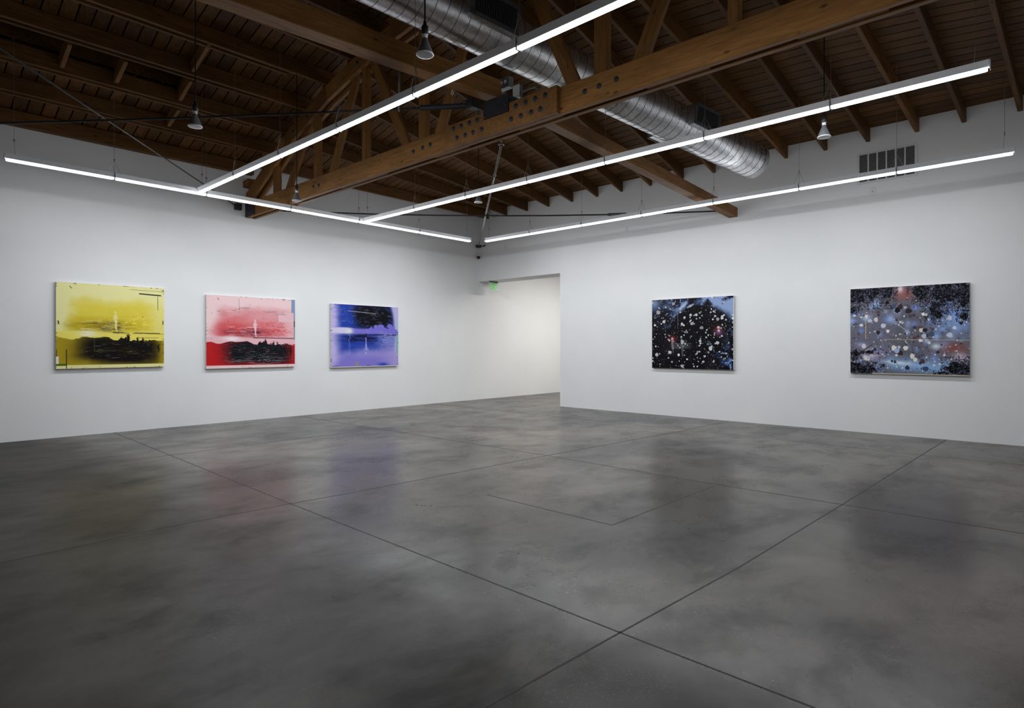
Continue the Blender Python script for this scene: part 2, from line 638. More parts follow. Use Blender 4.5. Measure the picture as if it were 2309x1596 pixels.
# ------------------------------------------------------------------ joists to the right wall
nJ = len(JOISTS)
for k, (ye, yt) in enumerate(JOISTS):
    d = Vector((XT - DR, yt - ye, prof(yt) - 4.53))
    p_wall = Vector((DR + 0.02, ye, 4.53)) - d * 0.002
    p_tr = Vector((XT, yt, prof(yt))) + d * 0.012
    o = beam('roof_joist', p_wall, p_tr, JW, JH - 0.002, M['joist'])
    if k == 0:
        lab = 'dark timber roof joist beside the left wall, ending on the right wall'
    else:
        lab = '%s dark timber roof joist from the far corner along the right wall' % ORD[k]
    tag(o, lab, 'joist', 'roof joists resting on the right wall')

# purlins of the left bay
PUR = [10.87, 10.11, 9.47, 8.83, 8.19, 7.50, 6.85, 6.15, 5.45, 3.9, 3.2, 2.5, 1.8]
for k, y in enumerate(PUR):
    z = prof(y)
    dbl = 0 < k < 5
    root = thing('roof_purlin', (-0.2, y, z),
                 ('dark timber wall plate running along the top of the left wall' if k == 0 else
                  '%s dark roof purlin up the slope from the left wall plate' % ORD[k - 1]),
                 'purlin', 'roof purlins between the trusses')
    x1 = XT + 0.10 if k else XT
    beam('timber', (XB, y, z), (x1, y, z), JW if k else 0.12, JH - 0.002, M['joist'], root)
    if dbl:
        beam('sister_board', (XB, y + 0.085, z + 0.012 - 0.03), (4.2, y + 0.085, z + 0.012 - 0.03), 0.05, 0.19, M['joist'], root)
# short blocking pieces
def block(x, ya, yb, label):
    a = (x, ya, prof(ya) + 0.01)
    b = (x, yb, prof(yb) + 0.01)
    tag(beam('blocking', a, b, 0.05, 0.17, M['fir']), label, 'blocking', 'blocking boards between the roof purlins')


block(3.10, 8.23, 8.78, 'highest of three short pale boards in line between purlins beside the dark well')
block(3.14, 8.97, 9.40, 'middle of three short pale boards in line between purlins beside the dark well')
block(3.20, 9.61, 10.06, 'lowest of three short pale boards in line between purlins beside the dark well')
for k, bx in enumerate((0.75, 1.05, 1.75, 2.35)):
    block(bx, 8.97, 9.40, '%s short board from the left crossing the dark roof well' % ORD[k])

# ------------------------------------------------------------------ timber truss
truss = thing('roof_truss', (XT, YC, 3.68), 'big brown timber roof truss crossing the room with bolted splice at its middle', 'truss')
Z0, Z1 = 3.68, 3.95
Y0, Y1 = 10.93, YB + 0.0


def bar(name, ya, za, yb, zb, xa, xb, h, mat=None, parent=truss):
    """timber lying in the truss plane, occupying X xa..xb, centre line from (ya,za) to (yb,zb)"""
    xm = (xa + xb) / 2
    d = Vector((0, yb - ya, zb - za)).normalized()
    up = Vector((0, -d.z, d.y))
    if up.z < 0:
        up = -up
    if abs(d.y) < 1e-3:
        up = Vector((0, 1, 0))
    p0 = Vector((xm, ya, za)) - up * h / 2
    p1 = Vector((xm, yb, zb)) - up * h / 2
    return beam(name, p0, p1, xb - xa, h, mat or M['fir'], parent, up=tuple(up))


bar('bottom_chord', Y0, (Z0 + Z1) / 2, Y1, (Z0 + Z1) / 2, 4.76, 4.82, Z1 - Z0)
bar('bottom_chord', Y0, (Z0 + Z1) / 2, Y1, (Z0 + Z1) / 2, 4.875, 4.93, Z1 - Z0)
for ya, yb in ((9.6, 9.2), (7.9, 6.75), (5.75, 5.15), (4.35, 3.75), (2.8, 2.2), (1.5, 0.9)):
    bar('spacer_block', ya, 3.735, yb, 3.735, 4.82, 4.875, 0.09)
# upper chord in straight lengths, each side of the middle
TD = [6.28, 4.82, 3.54, 2.15, 0.0]
TZ = [4.12, 4.85, 5.28, 5.595, 5.845]
for s in (1, -1):
    for i in range(4):
        ya, yb = YC + s * TD[i], YC + s * TD[i + 1]
        bar('top_chord', ya, TZ[i] - 0.12, yb, TZ[i + 1] - 0.12, 4.76, 4.82, 0.24)
        bar('top_chord', ya, TZ[i] - 0.15, yb, TZ[i + 1] - 0.15, 4.875, 4.93, 0.24)


def web(name, ya, za, yb, zb, h=0.13, xa=4.822, xb=4.873):
    return bar(name, ya, za, yb, zb, xa, xb, h)


def tz(y):
    return float(np.interp(abs(y - YC), TD[::-1], TZ[::-1])) - 0.1


for y, wdt in ((9.90, 0.15), (8.56, 0.12), (7.24, 0.11), (5.96, 0.13), (3.27, 0.145), (1.98, 0.09), (0.7, 0.12), (-0.6, 0.12)):
    web('web_post', y, Z0 + 0.08, y, tz(y), wdt, 4.80, 4.885)
for (ya, yb) in ((9.62, 8.72), (8.22, 7.42), (6.22, 7.12), (5.74, 4.88), (3.53, 4.40), (2.93, 2.20), (1.1, 1.85), (0.3, -0.4)):
    web('web_brace', ya, Z0 + 0.12, yb, tz(yb) - 0.02, 0.15)
# stub blocks at the wall end
bar('heel_block', 10.72, 4.29, 10.93, 4.27, 4.70, 4.90, 0.12)
# iron shoe on the wall
bmI = bmesh.new()
add_box(bmI, 4.742, 4.758, 10.58, 10.94, 3.69, 3.93, 0.003)
from_bm('iron_shoe', bmI, M['iron'], truss)
# central splice
sp = from_bm('splice_plate', (lambda b: (add_box(b, 4.70, 4.759, 4.75, 5.41, 3.68, 3.945, 0.004), add_box(b, 4.70, 4.759, 3.72, 4.37, 3.68, 3.955, 0.004),
                                         add_box(b, 4.70, 4.759, 4.36, 4.76, 3.68, 3.862, 0.004), b)[-1])(bmesh.new()), M['fir'], truss)


def bolt(parent, xf, y, z, r=0.03):
    rot = Matrix.Rotation(-pi / 2, 4, 'Y')
    lathe('bolt', [(0.0, 0.019), (0.010, 0.019), (0.012, 0.017), (0.0125, 0.006), (r - 0.003, 0.006), (r, 0.004), (r, -0.004)], M['bolt'], parent, (xf, y, z), 14, rot)


for y in (5.254, 5.119, 4.983, 4.858, 4.267, 4.131, 4.0, 3.867):
    bolt(sp, 4.70, y, 3.889)
for y in (5.19, 5.052, 4.924, 4.783, 4.336, 4.198, 4.057, 3.933):
    bolt(sp, 4.70, y, 3.766)
for y, z in ((6.077, 3.817), (5.893, 3.825), (5.746, 3.83), (3.421, 3.818), (3.254, 3.822), (3.062, 3.827), (8.549, 3.816), (8.395, 3.811)):
    bolt(truss, 4.76, y, z, 0.028)
for y, z in ((8.75, 4.95), (9.2, 4.83), (7.35, 5.35), (7.12, 5.38)):
    bolt(truss, 4.76, y, z, 0.028)
# steel saddle that carries the two girders
sd = thing('girder_saddle', (4.78, 4.56, 3.95), 'black steel saddle on the truss middle holding both girder ends', 'bracket')
bm = bmesh.new()
add_box(bm, 4.690, 4.698, 4.372, 4.748, 3.863, 4.06, 0.002)
add_box(bm, 4.935, 4.947, 4.372, 4.748, 3.90, 4.06, 0.002)
add_box(bm, 4.698, 4.935, 4.372, 4.748, 3.96, 4.045, 0.003)
add_box(bm, 4.93, 5.05, 4.42, 4.70, 3.955, 4.02, 0.003)
from_bm('steel_seat', bm, M['iron'], sd)
for y, z in ((4.715, 3.885), (4.405, 3.94)):
    bolt(sd, 4.69, y, z, 0.016)

# girders
g1 = beam('girder', (-3.9, 4.69, 3.96 + (-3.9 - 2.2) * 0.055), (4.84, 4.69, 4.105), 0.18, 0.20, M['fir'])
tag(g1, 'heavy brown timber girder overhead, coming from upper left onto the truss middle', 'beam')
g2 = beam('girder', (5.056, 4.40, 3.928), (DR, 4.385, 3.665), 0.155, 0.165, M['fir'])
tag(g2, 'brown timber girder sloping from the truss middle down onto the right wall', 'beam')

# ------------------------------------------------------------------ spiral duct
A = Vector((4.93, 4.53, 4.72))
U = (Vector((9.58, 3.46, 4.16)) - A).normalized()
DUCT_R = 0.26
S0, S1 = -3.6, 4.55
side = U.cross(Vector((0, 0, 1))).normalized()      # towards the right of the picture
upv = side.cross(U).normalized()


def dp(s, a=0.0, b=0.0):
    return A + U * s + side * a + upv * b


duct = thing('air_duct', tuple(dp(0)), 'round galvanised spiral air duct running through the roof truss', 'duct')
dm = Matrix((U, side, upv)).transposed().to_4x4()
dm.translation = A
bm = bmesh.new()
SEG = 48
rings = []
ss = np.linspace(S0, S1, 60)
for s in ss:
    rings.append([bm.verts.new((s, DUCT_R * math.cos(2 * pi * k / SEG), DUCT_R * math.sin(2 * pi * k / SEG))) for k in range(SEG)])
for a, b in zip(rings, rings[1:]):
    for k in range(SEG):
        bm.faces.new((a[k], b[k], b[(k + 1) % SEG], a[(k + 1) % SEG]))
bm.faces.new(rings[0])
bm.faces.new(rings[-1][::-1])
from_bm('duct_tube', bm, M['galv'], duct, dm, smooth=True)
pitch = 0.128
n = int((S1 - S0) / pitch * 36)
pts = [(S0 + (S1 - S0) * i / n, (DUCT_R + 0.0005) * math.cos(2 * pi * i / 36), (DUCT_R + 0.0005) * math.sin(2 * pi * i / 36)) for i in range(n + 1)]
bm = bmesh.new()
tube_bm(bm, pts, 0.0035, 4)
from_bm('spiral_seam', bm, M['seam'], duct, dm)
for s in (0.72,):
    lat = [(DUCT_R - 0.02, -0.03), (DUCT_R + 0.008, -0.03), (DUCT_R + 0.008, -0.008), (DUCT_R + 0.014, -0.006), (DUCT_R + 0.014, 0.006), (DUCT_R + 0.008, 0.008), (DUCT_R + 0.008, 0.03), (DUCT_R - 0.02, 0.03)]
    mm = Matrix((upv, side, U)).transposed().to_4x4()
    mm.translation = dp(s)
    o = lathe('duct_collar', lat, M['galv'], duct, (0, 0, 0), 48)
    o.matrix_basis = full_matrix(duct).inverted() @ mm


def register(s0, s1, sgn, b0, b1, depth):
    """air outlet box on the duct's flank"""
    bm = bmesh.new()
    a0, a1 = sorted((sgn * 0.12, sgn * depth))
    add_box(bm, s0, s1, a0, a1, b0, b1, 0.004)
    reg = from_bm('air_register', bm, M['galv'], duct, dm)
    fa = sgn * depth
    bm = bmesh.new()
    lo, hi = sorted((fa, fa + sgn * 0.012))
    add_box(bm, s0 - 0.012, s1 + 0.012, lo, hi, b0 - 0.01, b0 + 0.035)
    add_box(bm, s0 - 0.012, s1 + 0.012, lo, hi, b1 - 0.035, b1 + 0.01)
    add_box(bm, s0 - 0.012, s0 + 0.035, lo, hi, b0, b1)
    add_box(bm, s1 - 0.035, s1 + 0.012, lo, hi, b0, b1)
    k = s0 + 0.05
    while k < s1 - 0.04:
        add_box(bm, k, k + 0.006, lo, hi, b0 + 0.03, b1 - 0.03)
        k += 0.026
    from_bm('register_grille', bm, M['register'], reg, dm)
    bm = bmesh.new()
    lo, hi = sorted((fa, fa + sgn * 0.003))
    add_box(bm, s0 + 0.02, s1 - 0.02, lo, hi, b0 + 0.02, b1 - 0.02)
    from_bm('register_opening', bm, M['black'], reg, dm)


register(-0.72, -0.15, 1, -0.11, 0.19, 0.33)
register(2.72, 3.22, 1, -0.10, 0.18, 0.34)
register(2.55, 3.05, -1, -0.17, 0.13, 0.31)
for s in (-1.6, 0.9, 2.45, 3.9):
    p = dp(s, 0, DUCT_R - 0.005)
    tube('hanger_rod', [p, (p.x, p.y, deck_z(p.x, p.y) - 0.005)], 0.006, M['rod'], duct, 6)

# ------------------------------------------------------------------ strip lights
ZB, ZM, ZT = 3.573, 3.603, 3.660      # diffuser bottom, housing bottom, housing top
HW, DW = 0.030, 0.017


def strip_light(p0, p1, label, group, k, n):
    """one fixture; p0,p1 ends (x,y)"""
    a, b = Vector((*p0, ZB)), Vector((*p1, ZB))
    m, L = frame_along(a, b)
    root = bpy.data.objects.new('strip_light', None)
    root.empty_display_size = 0.05
    COL.objects.link(root)
    root.matrix_basis = m
    tag(root, label, 'light', group)
    h = L / 2
    bm = bmesh.new()
    # channel: flat top, sides narrowing below, shaped to catch the diffuser's glow
    sec = [(-HW * 0.62, ZM - ZB), (-HW, ZT - ZB), (HW, ZT - ZB), (HW * 0.62, ZM - ZB)]
    va = [bm.verts.new((-h + 0.003, y, z)) for y, z in sec]
    vb = [bm.verts.new((h - 0.003, y, z)) for y, z in sec]
    for i in range(4):
        bm.faces.new((va[i], va[(i + 1) % 4], vb[(i + 1) % 4], vb[i]))
    bm.faces.new(va[::-1])
    bm.faces.new(vb)
    from_bm('housing', bm, M['white_metal'], root, m)
    bm = bmesh.new()
    sec = [(-DW, ZM - ZB), (-DW, 0.016), (-DW * 0.8, 0.006), (-DW * 0.45, 0.0), (DW * 0.45, 0.0), (DW * 0.8, 0.006), (DW, 0.016), (DW, ZM - ZB)]
    e = 0.014
    rows = [[bm.verts.new((xx, y * q, z + (1 - q) * 0.010)) for y, z in sec] for xx, q in ((-h + e, 0.7), (-h + e + 0.012, 1), (h - e - 0.012, 1), (h - e, 0.7))]
    for r0, r1 in zip(rows, rows[1:]):
        for i in range(len(sec) - 1):
            bm.faces.new((r0[i], r0[i + 1], r1[i + 1], r1[i]))
    bm.faces.new(rows[0])
    bm.faces.new(rows[-1][::-1])
    from_bm('diffuser', bm, M['tube'], root, m)
    if k == 0 or k == n - 1:
        xe = -h if k == 0 else h
        bm = bmesh.new()
        lo, hi = sorted((xe, xe + (0.004 if k else -0.004)))
        add_box(bm, lo, hi, -HW, HW, 0.012, ZT - ZB + 0.001)
        from_bm('end_cap', bm, M['white_metal'], root, m)
    if k < n - 1:
        bm = bmesh.new()
        add_box(bm, h - 0.006, h + 0.006, -HW - 0.002, HW + 0.002, 0.0, ZT - ZB + 0.003)
        from_bm('joint_bracket', bm, M['rod'], root, m)
    # the lens throws the light down to both sides
    for sgn in (-1, 1):
        ld = bpy.data.lights.new('tube_lamp', 'AREA')
        ld.shape = 'RECTANGLE'
        ld.size = L - 0.03
        ld.size_y = 0.022
        ld.spread = math.radians(LAMP_SPREAD)
        ld.energy = TUBE_W * L / 1.26 / 2
        ld.color = TUBE_COL
        lo = bpy.data.objects.new('tube_lamp', ld)
        COL.objects.link(lo)
        lo.parent = root
        lo.location = (0, sgn * 0.011, -0.008)
        lo.rotation_euler = (sgn * math.radians(LAMP_TILT), 0, 0)
    return root


def cable(p, d, label, both, group):
    """yoke and suspension cable above a joint at p, strip direction d"""
    x, y = p
    d = Vector((d[0], d[1], 0)).normalized()
    top = Vector((x, y, ZT + 0.17))
    dz = deck_z(x, y) - 0.004
    s_ = (x - A.x) / U.x
    dc = dp(s_)
    if S0 < s_ < S1 and abs(y - dc.y) < DUCT_R:
        dz = dc.z - math.sqrt(DUCT_R ** 2 - (y - dc.y) ** 2) - 0.012
    root = thing('suspension_cable', (x, y, ZT), label, 'cable', group)
    tube('wire', [top, (x, y, dz)], 0.0022, M['steel'], root, 5)
    bm = bmesh.new()
    for s in ((-1, 1) if both == 0 else (both,)):
        f = Vector((x, y, ZT)) + d * ((0.075 if both == 0 else 0.012) * s) - top
        tube_bm(bm, [Vector((0, 0, 0)), f], 0.0022, 5)
    if both == 0:
        tube_bm(bm, [Vector((0, 0, 0)), Vector((0, 0, -0.17))], 0.0022, 5)
    from_bm('yoke', bm, M['steel'], root, Matrix.Translation(top))
    bm = bmesh.new()
    tube_bm(bm, [Vector((-0.012, 0, 0.012)), Vector((0.0, 0, 0)), Vector((0.018, 0, 0.012))], 0.004, 6)
    tube_bm(bm, [Vector((0, 0, -0.018)), Vector((0, 0, 0.02))], 0.005, 6)
    from_bm('cable_clip', bm, M['rod'], root, Matrix.Translation(top + Vector((0, 0, 0.004))))


def row(joints, fixed, along, words, first_word):
    """joints along one axis; along 'x' or 'y'"""
    n = len(joints) - 1
    P = [((j, fixed) if along == 'x' else (fixed, j)) for j in joints]
    d = (1, 0) if along == 'x' else (0, 1)
    sg = 1 if joints[1] > joints[0] else -1
    for k in range(n):
        lab = 'lit white strip light, %s from the %s in the row %s' % (ORD[k], first_word, words)
        strip_light(P[k], P[k + 1], lab, 'strip lights in the row ' + words, k, n)
    for k in range(n + 1):
        both = 0 if 0 < k < n else (sg if k == 0 else -sg)
        lab = 'thin steel cable, %s from the %s, holding the light row %s' % (ORD[k], first_word, words)
        q = P[k]
        if both:
            e = 0.09 * both
            q = (q[0] + d[0] * e, q[1] + d[1] * e)
        cable(q, d, lab, both, 'cables of the light row ' + words)


row([1.179, 2.309, 3.478, 4.791, 6.088, 7.461, 8.839], 9.345, 'x', 'along the left wall', 'camera end')
row([9.295, 8.075, 6.817, 5.535, 4.269, 3.024, 1.751, 0.499], 3.366, 'y', 'before the truss', 'left wall')
row([9.300, 7.850, 6.614, 5.388, 4.129, 2.857, 1.615, 0.443], 6.179, 'y', 'behind the truss', 'left wall')
row([9.111, 7.857, 6.587, 5.327, 4.047, 2.783, 1.593, 0.424], 9.073, 'y', 'along the right wall', 'far corner')


# ------------------------------------------------------------------ hanging flood bulbs
def pendant(x, y, label, z=3.455):
    top = deck_z(x, y) - 0.004
    root = thing('pendant_bulb', (x, y, z), label, 'lamp', 'bare flood bulbs on black cords')
    tube('cord', [(x, y, top), (x + 0.003, y, (top + z) / 2), (x, y, z + 0.235)], 0.006, M['black'], root, 6)
    lathe('socket', [(0.0, 0.245), (0.010, 0.24), (0.014, 0.215), (0.024, 0.205), (0.026, 0.15), (0.022, 0.145), (0.0, 0.145)], M['black'], root, (x, y, z), 16)
    lathe('bulb_neck', [(0.019, 0.148), (0.019, 0.115)], M['lens'], root, (x, y, z), 20)
    lathe('bulb_reflector', [(0.019, 0.118), (0.024, 0.10), (0.034, 0.075), (0.047, 0.045), (0.057, 0.02), (0.0615, 0.006), (0.062, 0.0)], M['reflector'], root, (x, y, z), 28)
    bm = bmesh.new()
    lathe('bulb_face', [(0.0625, 0.004), (0.0640, 0.0), (0.0615, -0.003), (0.05, -0.004), (0.03, -0.0045), (0.0, -0.005)], M['lens'], root, (x, y, z), 28)


pendant(2.768, 3.401, 'bare flood bulb on black cord hanging before the galvanised duct, the largest')
pendant(2.181, 6.131, 'bare flood bulb on black cord hanging above the gap between yellow and pink paintings')
pendant(4.292, 8.184, 'bare flood bulb on black cord hanging at the left end of the truss')
pendant(6.56, 6.75, 'bare flood bulb on black cord just under the light row behind the truss', 3.60)
pendant(6.578, 1.781, 'bare flood bulb on black cord hanging left of the wall air grille')

# small swivel spotlight clipped under a joist by the corner
spot = thing('clip_spotlight', (9.9, 9.95, 4.45), 'small grey spotlight clipped under a joist near the far corner', 'lamp')
lathe('lamp_head', [(0.0, 0.10), (0.03, 0.095), (0.05, 0.05), (0.06, 0.0), (0.052, 0.004), (0.0, 0.02)], M['reflector'], spot, (9.85, 9.85, 4.44), 18, Matrix.Rotation(0.5, 4, 'X'))
tube('lamp_wire', [(9.88, 9.9, 4.50), (10.1, 9.93, 4.46), (10.2, 9.95, 4.40), (10.35, 9.97, 4.52)], 0.006, M['rod'], spot, 6)


# ------------------------------------------------------------------ tie rods
def sag(a, b, dz, n=9):
    a, b = Vector(a), Vector(b)
    return [a.lerp(b, i / (n - 1)) - Vector((0, 0, dz * 4 * (i / (n - 1)) * (1 - i / (n - 1)))) for i in range(n)]


def along(pts, t):
    f = t * (len(pts) - 1)
    i = min(int(f), len(pts) - 2)
    return pts[i].lerp(pts[i + 1], f - i), (pts[i + 1] - pts[i]).normalized()


def turnbuckle(pts, t, parent, L=0.22):
    c, d = along(pts, t)
    s = d.cross(Vector((0, 0, 1))).normalized()
    u = s.cross(d)
    m = Matrix((d, s, u)).transposed().to_4x4()
    m.translation = c
    bm = bmesh.new()
    h = L / 2
    add_box(bm, -h, h, -0.008, 0.008, 0.017, 0.027, 0.002)
    add_box(bm, -h, h, -0.008, 0.008, -0.027, -0.017, 0.002)
    for e in (-1, 1):
        tube_bm(bm, [Vector((e * (h - 0.02), 0, 0)), Vector((e * (h + 0.05), 0, 0))], [0.026, 0.012], 8)
    from_bm('turnbuckle', bm, M['iron'], parent, m)


def anchor(p, sx, sy, sz, parent):
    box('wall_anchor', p[0] - sx / 2, p[0] + sx / 2, p[1] - sy / 2, p[1] + sy / 2, p[2] - sz / 2, p[2] + sz / 2, M['iron'], parent, 0.006)


r1 = thing('tie_rod', (4.9, 4.70, 3.66), 'grey steel tie rod from the truss middle down to the far room corner', 'rod', 'steel tie rods under the roof')
P1 = [Vector((4.95, 4.72, 3.63)), Vector((10.55, 10.84, 3.87))]
tube('rod', P1, 0.014, M['rod'], r1)
turnbuckle(P1, 0.17, r1)
bm = bmesh.new()
tube_bm(bm, [Vector((0, 0, 0.10)), Vector((0, 0, 0.03))], 0.008, 6)
tube_bm(bm, [Vector((0.03 * math.cos(k * pi / 8), 0.03 * math.sin(k * pi / 8), 0)) for k in range(17)], 0.006, 6, False)
from_bm('eye_bolt', bm, M['rod'], r1, Matrix.Translation((4.93, 4.70, 3.63)))
anchor((10.58, 10.88, 3.87), 0.10, 0.10, 0.07, r1)
bm = bmesh.new()
tube_bm(bm, [Vector((0, 0, 0)), Vector((0, -0.10, 0.0)), Vector((-0.03, -0.13, 0.02))], 0.012, 6)
from_bm('anchor_nut', bm, M['iron'], r1, Matrix.Translation((10.63, 10.80, 3.865)))

r2 = thing('tie_rod', (4.6, 10.93, 3.85), 'thin grey tie rod slanting across the upper left to a black wall anchor', 'rod', 'steel tie rods under the roof')
P2 = [Vector((-1.2, 4.7, 4.03)), Vector((4.57, 10.90, 3.857))]
tube('rod', P2, 0.010, M['iron'], r2)
anchor((4.60, 10.905, 3.85), 0.11, 0.09, 0.115, r2)

r3 = thing('tie_rod', (4.74, 4.94, 4.08), 'dark tie rod running nearly level from the truss middle toward the upper left', 'rod', 'steel tie rods under the roof')
P3 = sag((4.70, 4.95, 4.08), (-1.2, 10.93, 3.72), 0.05)
tube('rod', P3, 0.013, M['iron'], r3)
bm = bmesh.new()
tube_bm(bm, [P3[0], P3[0].lerp(P3[1], 0.55)], 0.032, 8)
add_box(bm, 4.62, 4.76, 4.86, 4.97, 4.03, 4.12, 0.004)
from_bm('rod_sleeve', bm, M['iron'], r3)

r4 = thing('tie_rod', (5.22, 10.93, 3.86), 'black tie rod running level from left wall to the girder end on the right wall', 'rod', 'steel tie rods under the roof')
P4 = sag((5.0, 10.92, 3.865), (10.55, 4.52, 3.79), 0.10)
tube('rod', P4, 0.013, M['iron'], r4)
turnbuckle(P4, 0.775, r4, 0.30)

# ------------------------------------------------------------------ small electrics by the truss middle
eb = thing('outlet_box', (5.0, 4.70, 4.32), 'grey steel outlet box with two pale sockets above the truss middle', 'outlet')
box('box_body', 4.97, 5.05, 4.62, 4.79, 4.29, 4.41, M['box_grey'], eb, 0.004)
for yy in (4.735, 4.675):
    lathe('socket_face', [(0.0, 0.004), (0.018, 0.004), (0.02, 0.0)], M['plate'], eb, (4.968, yy, 4.355), 14, Matrix.Rotation(-pi / 2, 4, 'Y'))
tube('cable_whip', [(4.98, 4.79, 4.38), (4.96, 4.84, 4.40), (4.94, 4.87, 4.37), (4.90, 4.80, 4.30)], 0.006, M['black'], eb, 6)
tb = thing('junction_box', (5.0, 4.53, 4.18), 'small box with pale cover plate beside the outlet box', 'box')
box('box_body', 5.0, 5.06, 4.485, 4.58, 4.14, 4.28, M['box_grey'], tb, 0.004)
box('cover_plate', 4.993, 5.0, 4.482, 4.583, 4.137, 4.283, M['plate'], tb, 0.002)
tube('conduit', [(5.02, 4.485, 4.19), (5.0, 4.36, 4.19), (5.0, 4.25, 4.18), (4.98, 4.17, 4.08), (4.90, 4.13, 3.955)], 0.010, M['rod'], tb, 8)
sh = thing('ceiling_hook', (4.6, 5.159, 4.26), 'small pale S hook hanging under the big girder', 'hook')
hp = []
for k in range(13):
    a = -0.6 + k * (pi + 0.8) / 12
    hp.append((4.60, 5.159 + 0.018 * math.cos(a + pi), 4.25 - 0.018 * math.sin(a)))
tube('hook_wire', [(4.60, 5.165, 4.33), (4.60, 5.150, 4.30)] + hp[::-1], 0.005, M['plate'], sh, 6)
tube('cord', [(4.60, 5.165, 4.33), (4.60, 5.165, deck_z(4.6, 5.165) - 0.004)], 0.003, M['steel'], sh, 5)
cp = tube('conduit_drop', [(4.1, 5.49, 3.98), (4.1, 5.49, 4.62)], 0.012, M['rod'])
tag(cp, 'short vertical grey conduit between the girder and the light row', 'pipe')


# ------------------------------------------------------------------ wall grille and plates
vg = thing('wall_grille', (DR, 2.01, 3.885), 'white louvred air grille high on the right wall', 'vent')
y0, y1, z0, z1 = 1.605, 2.405, 3.885, 4.378
bm = bmesh.new()
x0, x1 = DR - 0.014, DR - 0.001
b = 0.035
add_box(bm, x0, x1, y0, y1, z1 - b, z1)
add_box(bm, x0, x1, y0, y1, z0, z0 + b)
add_box(bm, x0, x1, y0, y0 + b, z0 + b, z1 - b)
add_box(bm, x0, x1, y1 - b, y1, z0 + b, z1 - b)
cw = (y1 - y0 - 2 * b) / 6
for k in range(1, 6):
    add_box(bm, x0, x1, y0 + b + cw * k - 0.009, y0 + b + cw * k + 0.009, z0 + b, z1 - b)
from_bm('grille_frame', bm, M['vent'], vg)
box('grille_void', DR - 0.003, DR - 0.0015, y0 + 0.034, y1 - 0.034, z0 + 0.034, z1 - 0.034, M['black'], vg)
for k in range(22):
    zz = z0 + b + (z1 - z0 - 2 * b) * (k + 0.5) / 22
    bm = bmesh.new()
    vs = add_box(bm, -0.0045, 0.0045, -(y1 - y0 - 2 * b) / 2, (y1 - y0 - 2 * b) / 2, -0.0011, 0.0011)
    from_bm('grille_slat', bm, M['slat'], vg, Matrix.Translation((DR - 0.0085, (y0 + y1) / 2, zz)) @ Matrix.Rotation(0.5, 4, 'Y'))


def plate(y, z, w, h, label):
    r = thing('wall_plate', (DR, y, z), label, 'plate', 'blank plates high on the right wall')
    box('cover', DR - 0.006, DR - 0.0005, y - w / 2, y + w / 2, z - h / 2, z + h / 2, M['plate'], r, 0.002)
    lathe('port', [(0.0, 0.003), (0.007, 0.003), (0.007, 0.0)], M['black'], r, (DR - 0.006, y, z - 0.005), 10, Matrix.Rotation(-pi / 2, 4, 'Y'))


plate(2.19, 3.755, 0.085, 0.125, 'small white wall plate with dark hole below the air grille')
plate(6.60, 3.745, 0.08, 0.12, 'small white wall plate under the middle of the right wall light row')
plate(10.00, 3.77, 0.06, 0.14, 'small white wall plate near the far corner beside the rod anchor')

# security camera in the corner
sc_ = thing('security_camera', (10.60, 10.90, 3.60), 'small black ball security camera on white mount in the far corner', 'camera')
lathe('mount', [(0.0, 0.03), (0.045, 0.03), (0.055, 0.0), (0.05, -0.008), (0.0, -0.008)], M['plate'], sc_, (10.60, 10.90, 3.632), 20)
lathe('ball', [(0.0, 0.042)] + [(0.042 * math.sin(a * pi / 10), 0.042 * math.cos(a * pi / 10)) for a in range(1, 10)] + [(0.0, -0.042)], M['black'], sc_, (10.585, 10.885, 3.592), 20)

# ------------------------------------------------------------------ exit sign
ES = thing('exit_sign', (10.89, 10.65, DOOR_Z), 'green EXIT sign hanging under the lintel of the open doorway', 'sign')
sx0, sx1, sz0, sz1 = 10.725, 11.055, 2.755, 2.965
box('canopy', 10.76, 11.02, 10.615, 10.70, 2.962, DOOR_Z - 0.001, M['sign_cap'], ES, 0.004)
panel = box('sign_panel', sx0, sx1, 10.645, 10.657, sz0, sz1, M['sign_face'], ES, 0.002)
bm = bmesh.new()
uy0, uy1 = 10.640, 10.645


def stroke(x0, z0, x1, z1, w):
    d = Vector((x1 - x0, 0, z1 - z0)).normalized()
    nn = Vector((-d.z, 0, d.x)) * (w / 2)
    q = [Vector((x0, 0, z0)) - nn, Vector((x1, 0, z1)) - nn, Vector((x1, 0, z1)) + nn, Vector((x0, 0, z0)) + nn]
    a = [bm.verts.new((p.x, uy0, p.z)) for p in q]
    c = [bm.verts.new((p.x, uy1, p.z)) for p in q]
    bm.faces.new(a)
    bm.faces.new(c[::-1])
    for i in range(4):
        bm.faces.new((a[i], c[i], c[(i + 1) % 4], a[(i + 1) % 4]))


lz0, lz1 = sz0 + 0.03, sz1 - 0.025
w = 0.014
lx = sx0 + 0.058
stroke(lx, lz0, lx, lz1, w)                                            # E
for zz in (lz0 + w / 2, (lz0 + lz1) / 2, lz1 - w / 2):
    stroke(lx, zz, lx + 0.052, zz, w)
lx += 0.066
stroke(lx, lz0, lx + 0.055, lz1, w)                                    # X
stroke(lx, lz1, lx + 0.055, lz0, w)
lx += 0.077
stroke(lx, lz0, lx, lz1, w)                                            # I
lx += 0.022
stroke(lx, lz1 - w / 2, lx + 0.058, lz1 - w / 2, w)                    # T
stroke(lx + 0.029, lz0, lx + 0.029, lz1, w)
from_bm('lettering', bm, M['sign_green'], ES)
bm = bmesh.new()
zm = (lz0 + lz1) / 2
stroke(sx0 + 0.035, zm + 0.028, sx0 + 0.016, zm, 0.008)
stroke(sx0 + 0.035, zm - 0.028, sx0 + 0.016, zm, 0.008)
stroke(sx1 - 0.035, zm + 0.028, sx1 - 0.016, zm, 0.008)
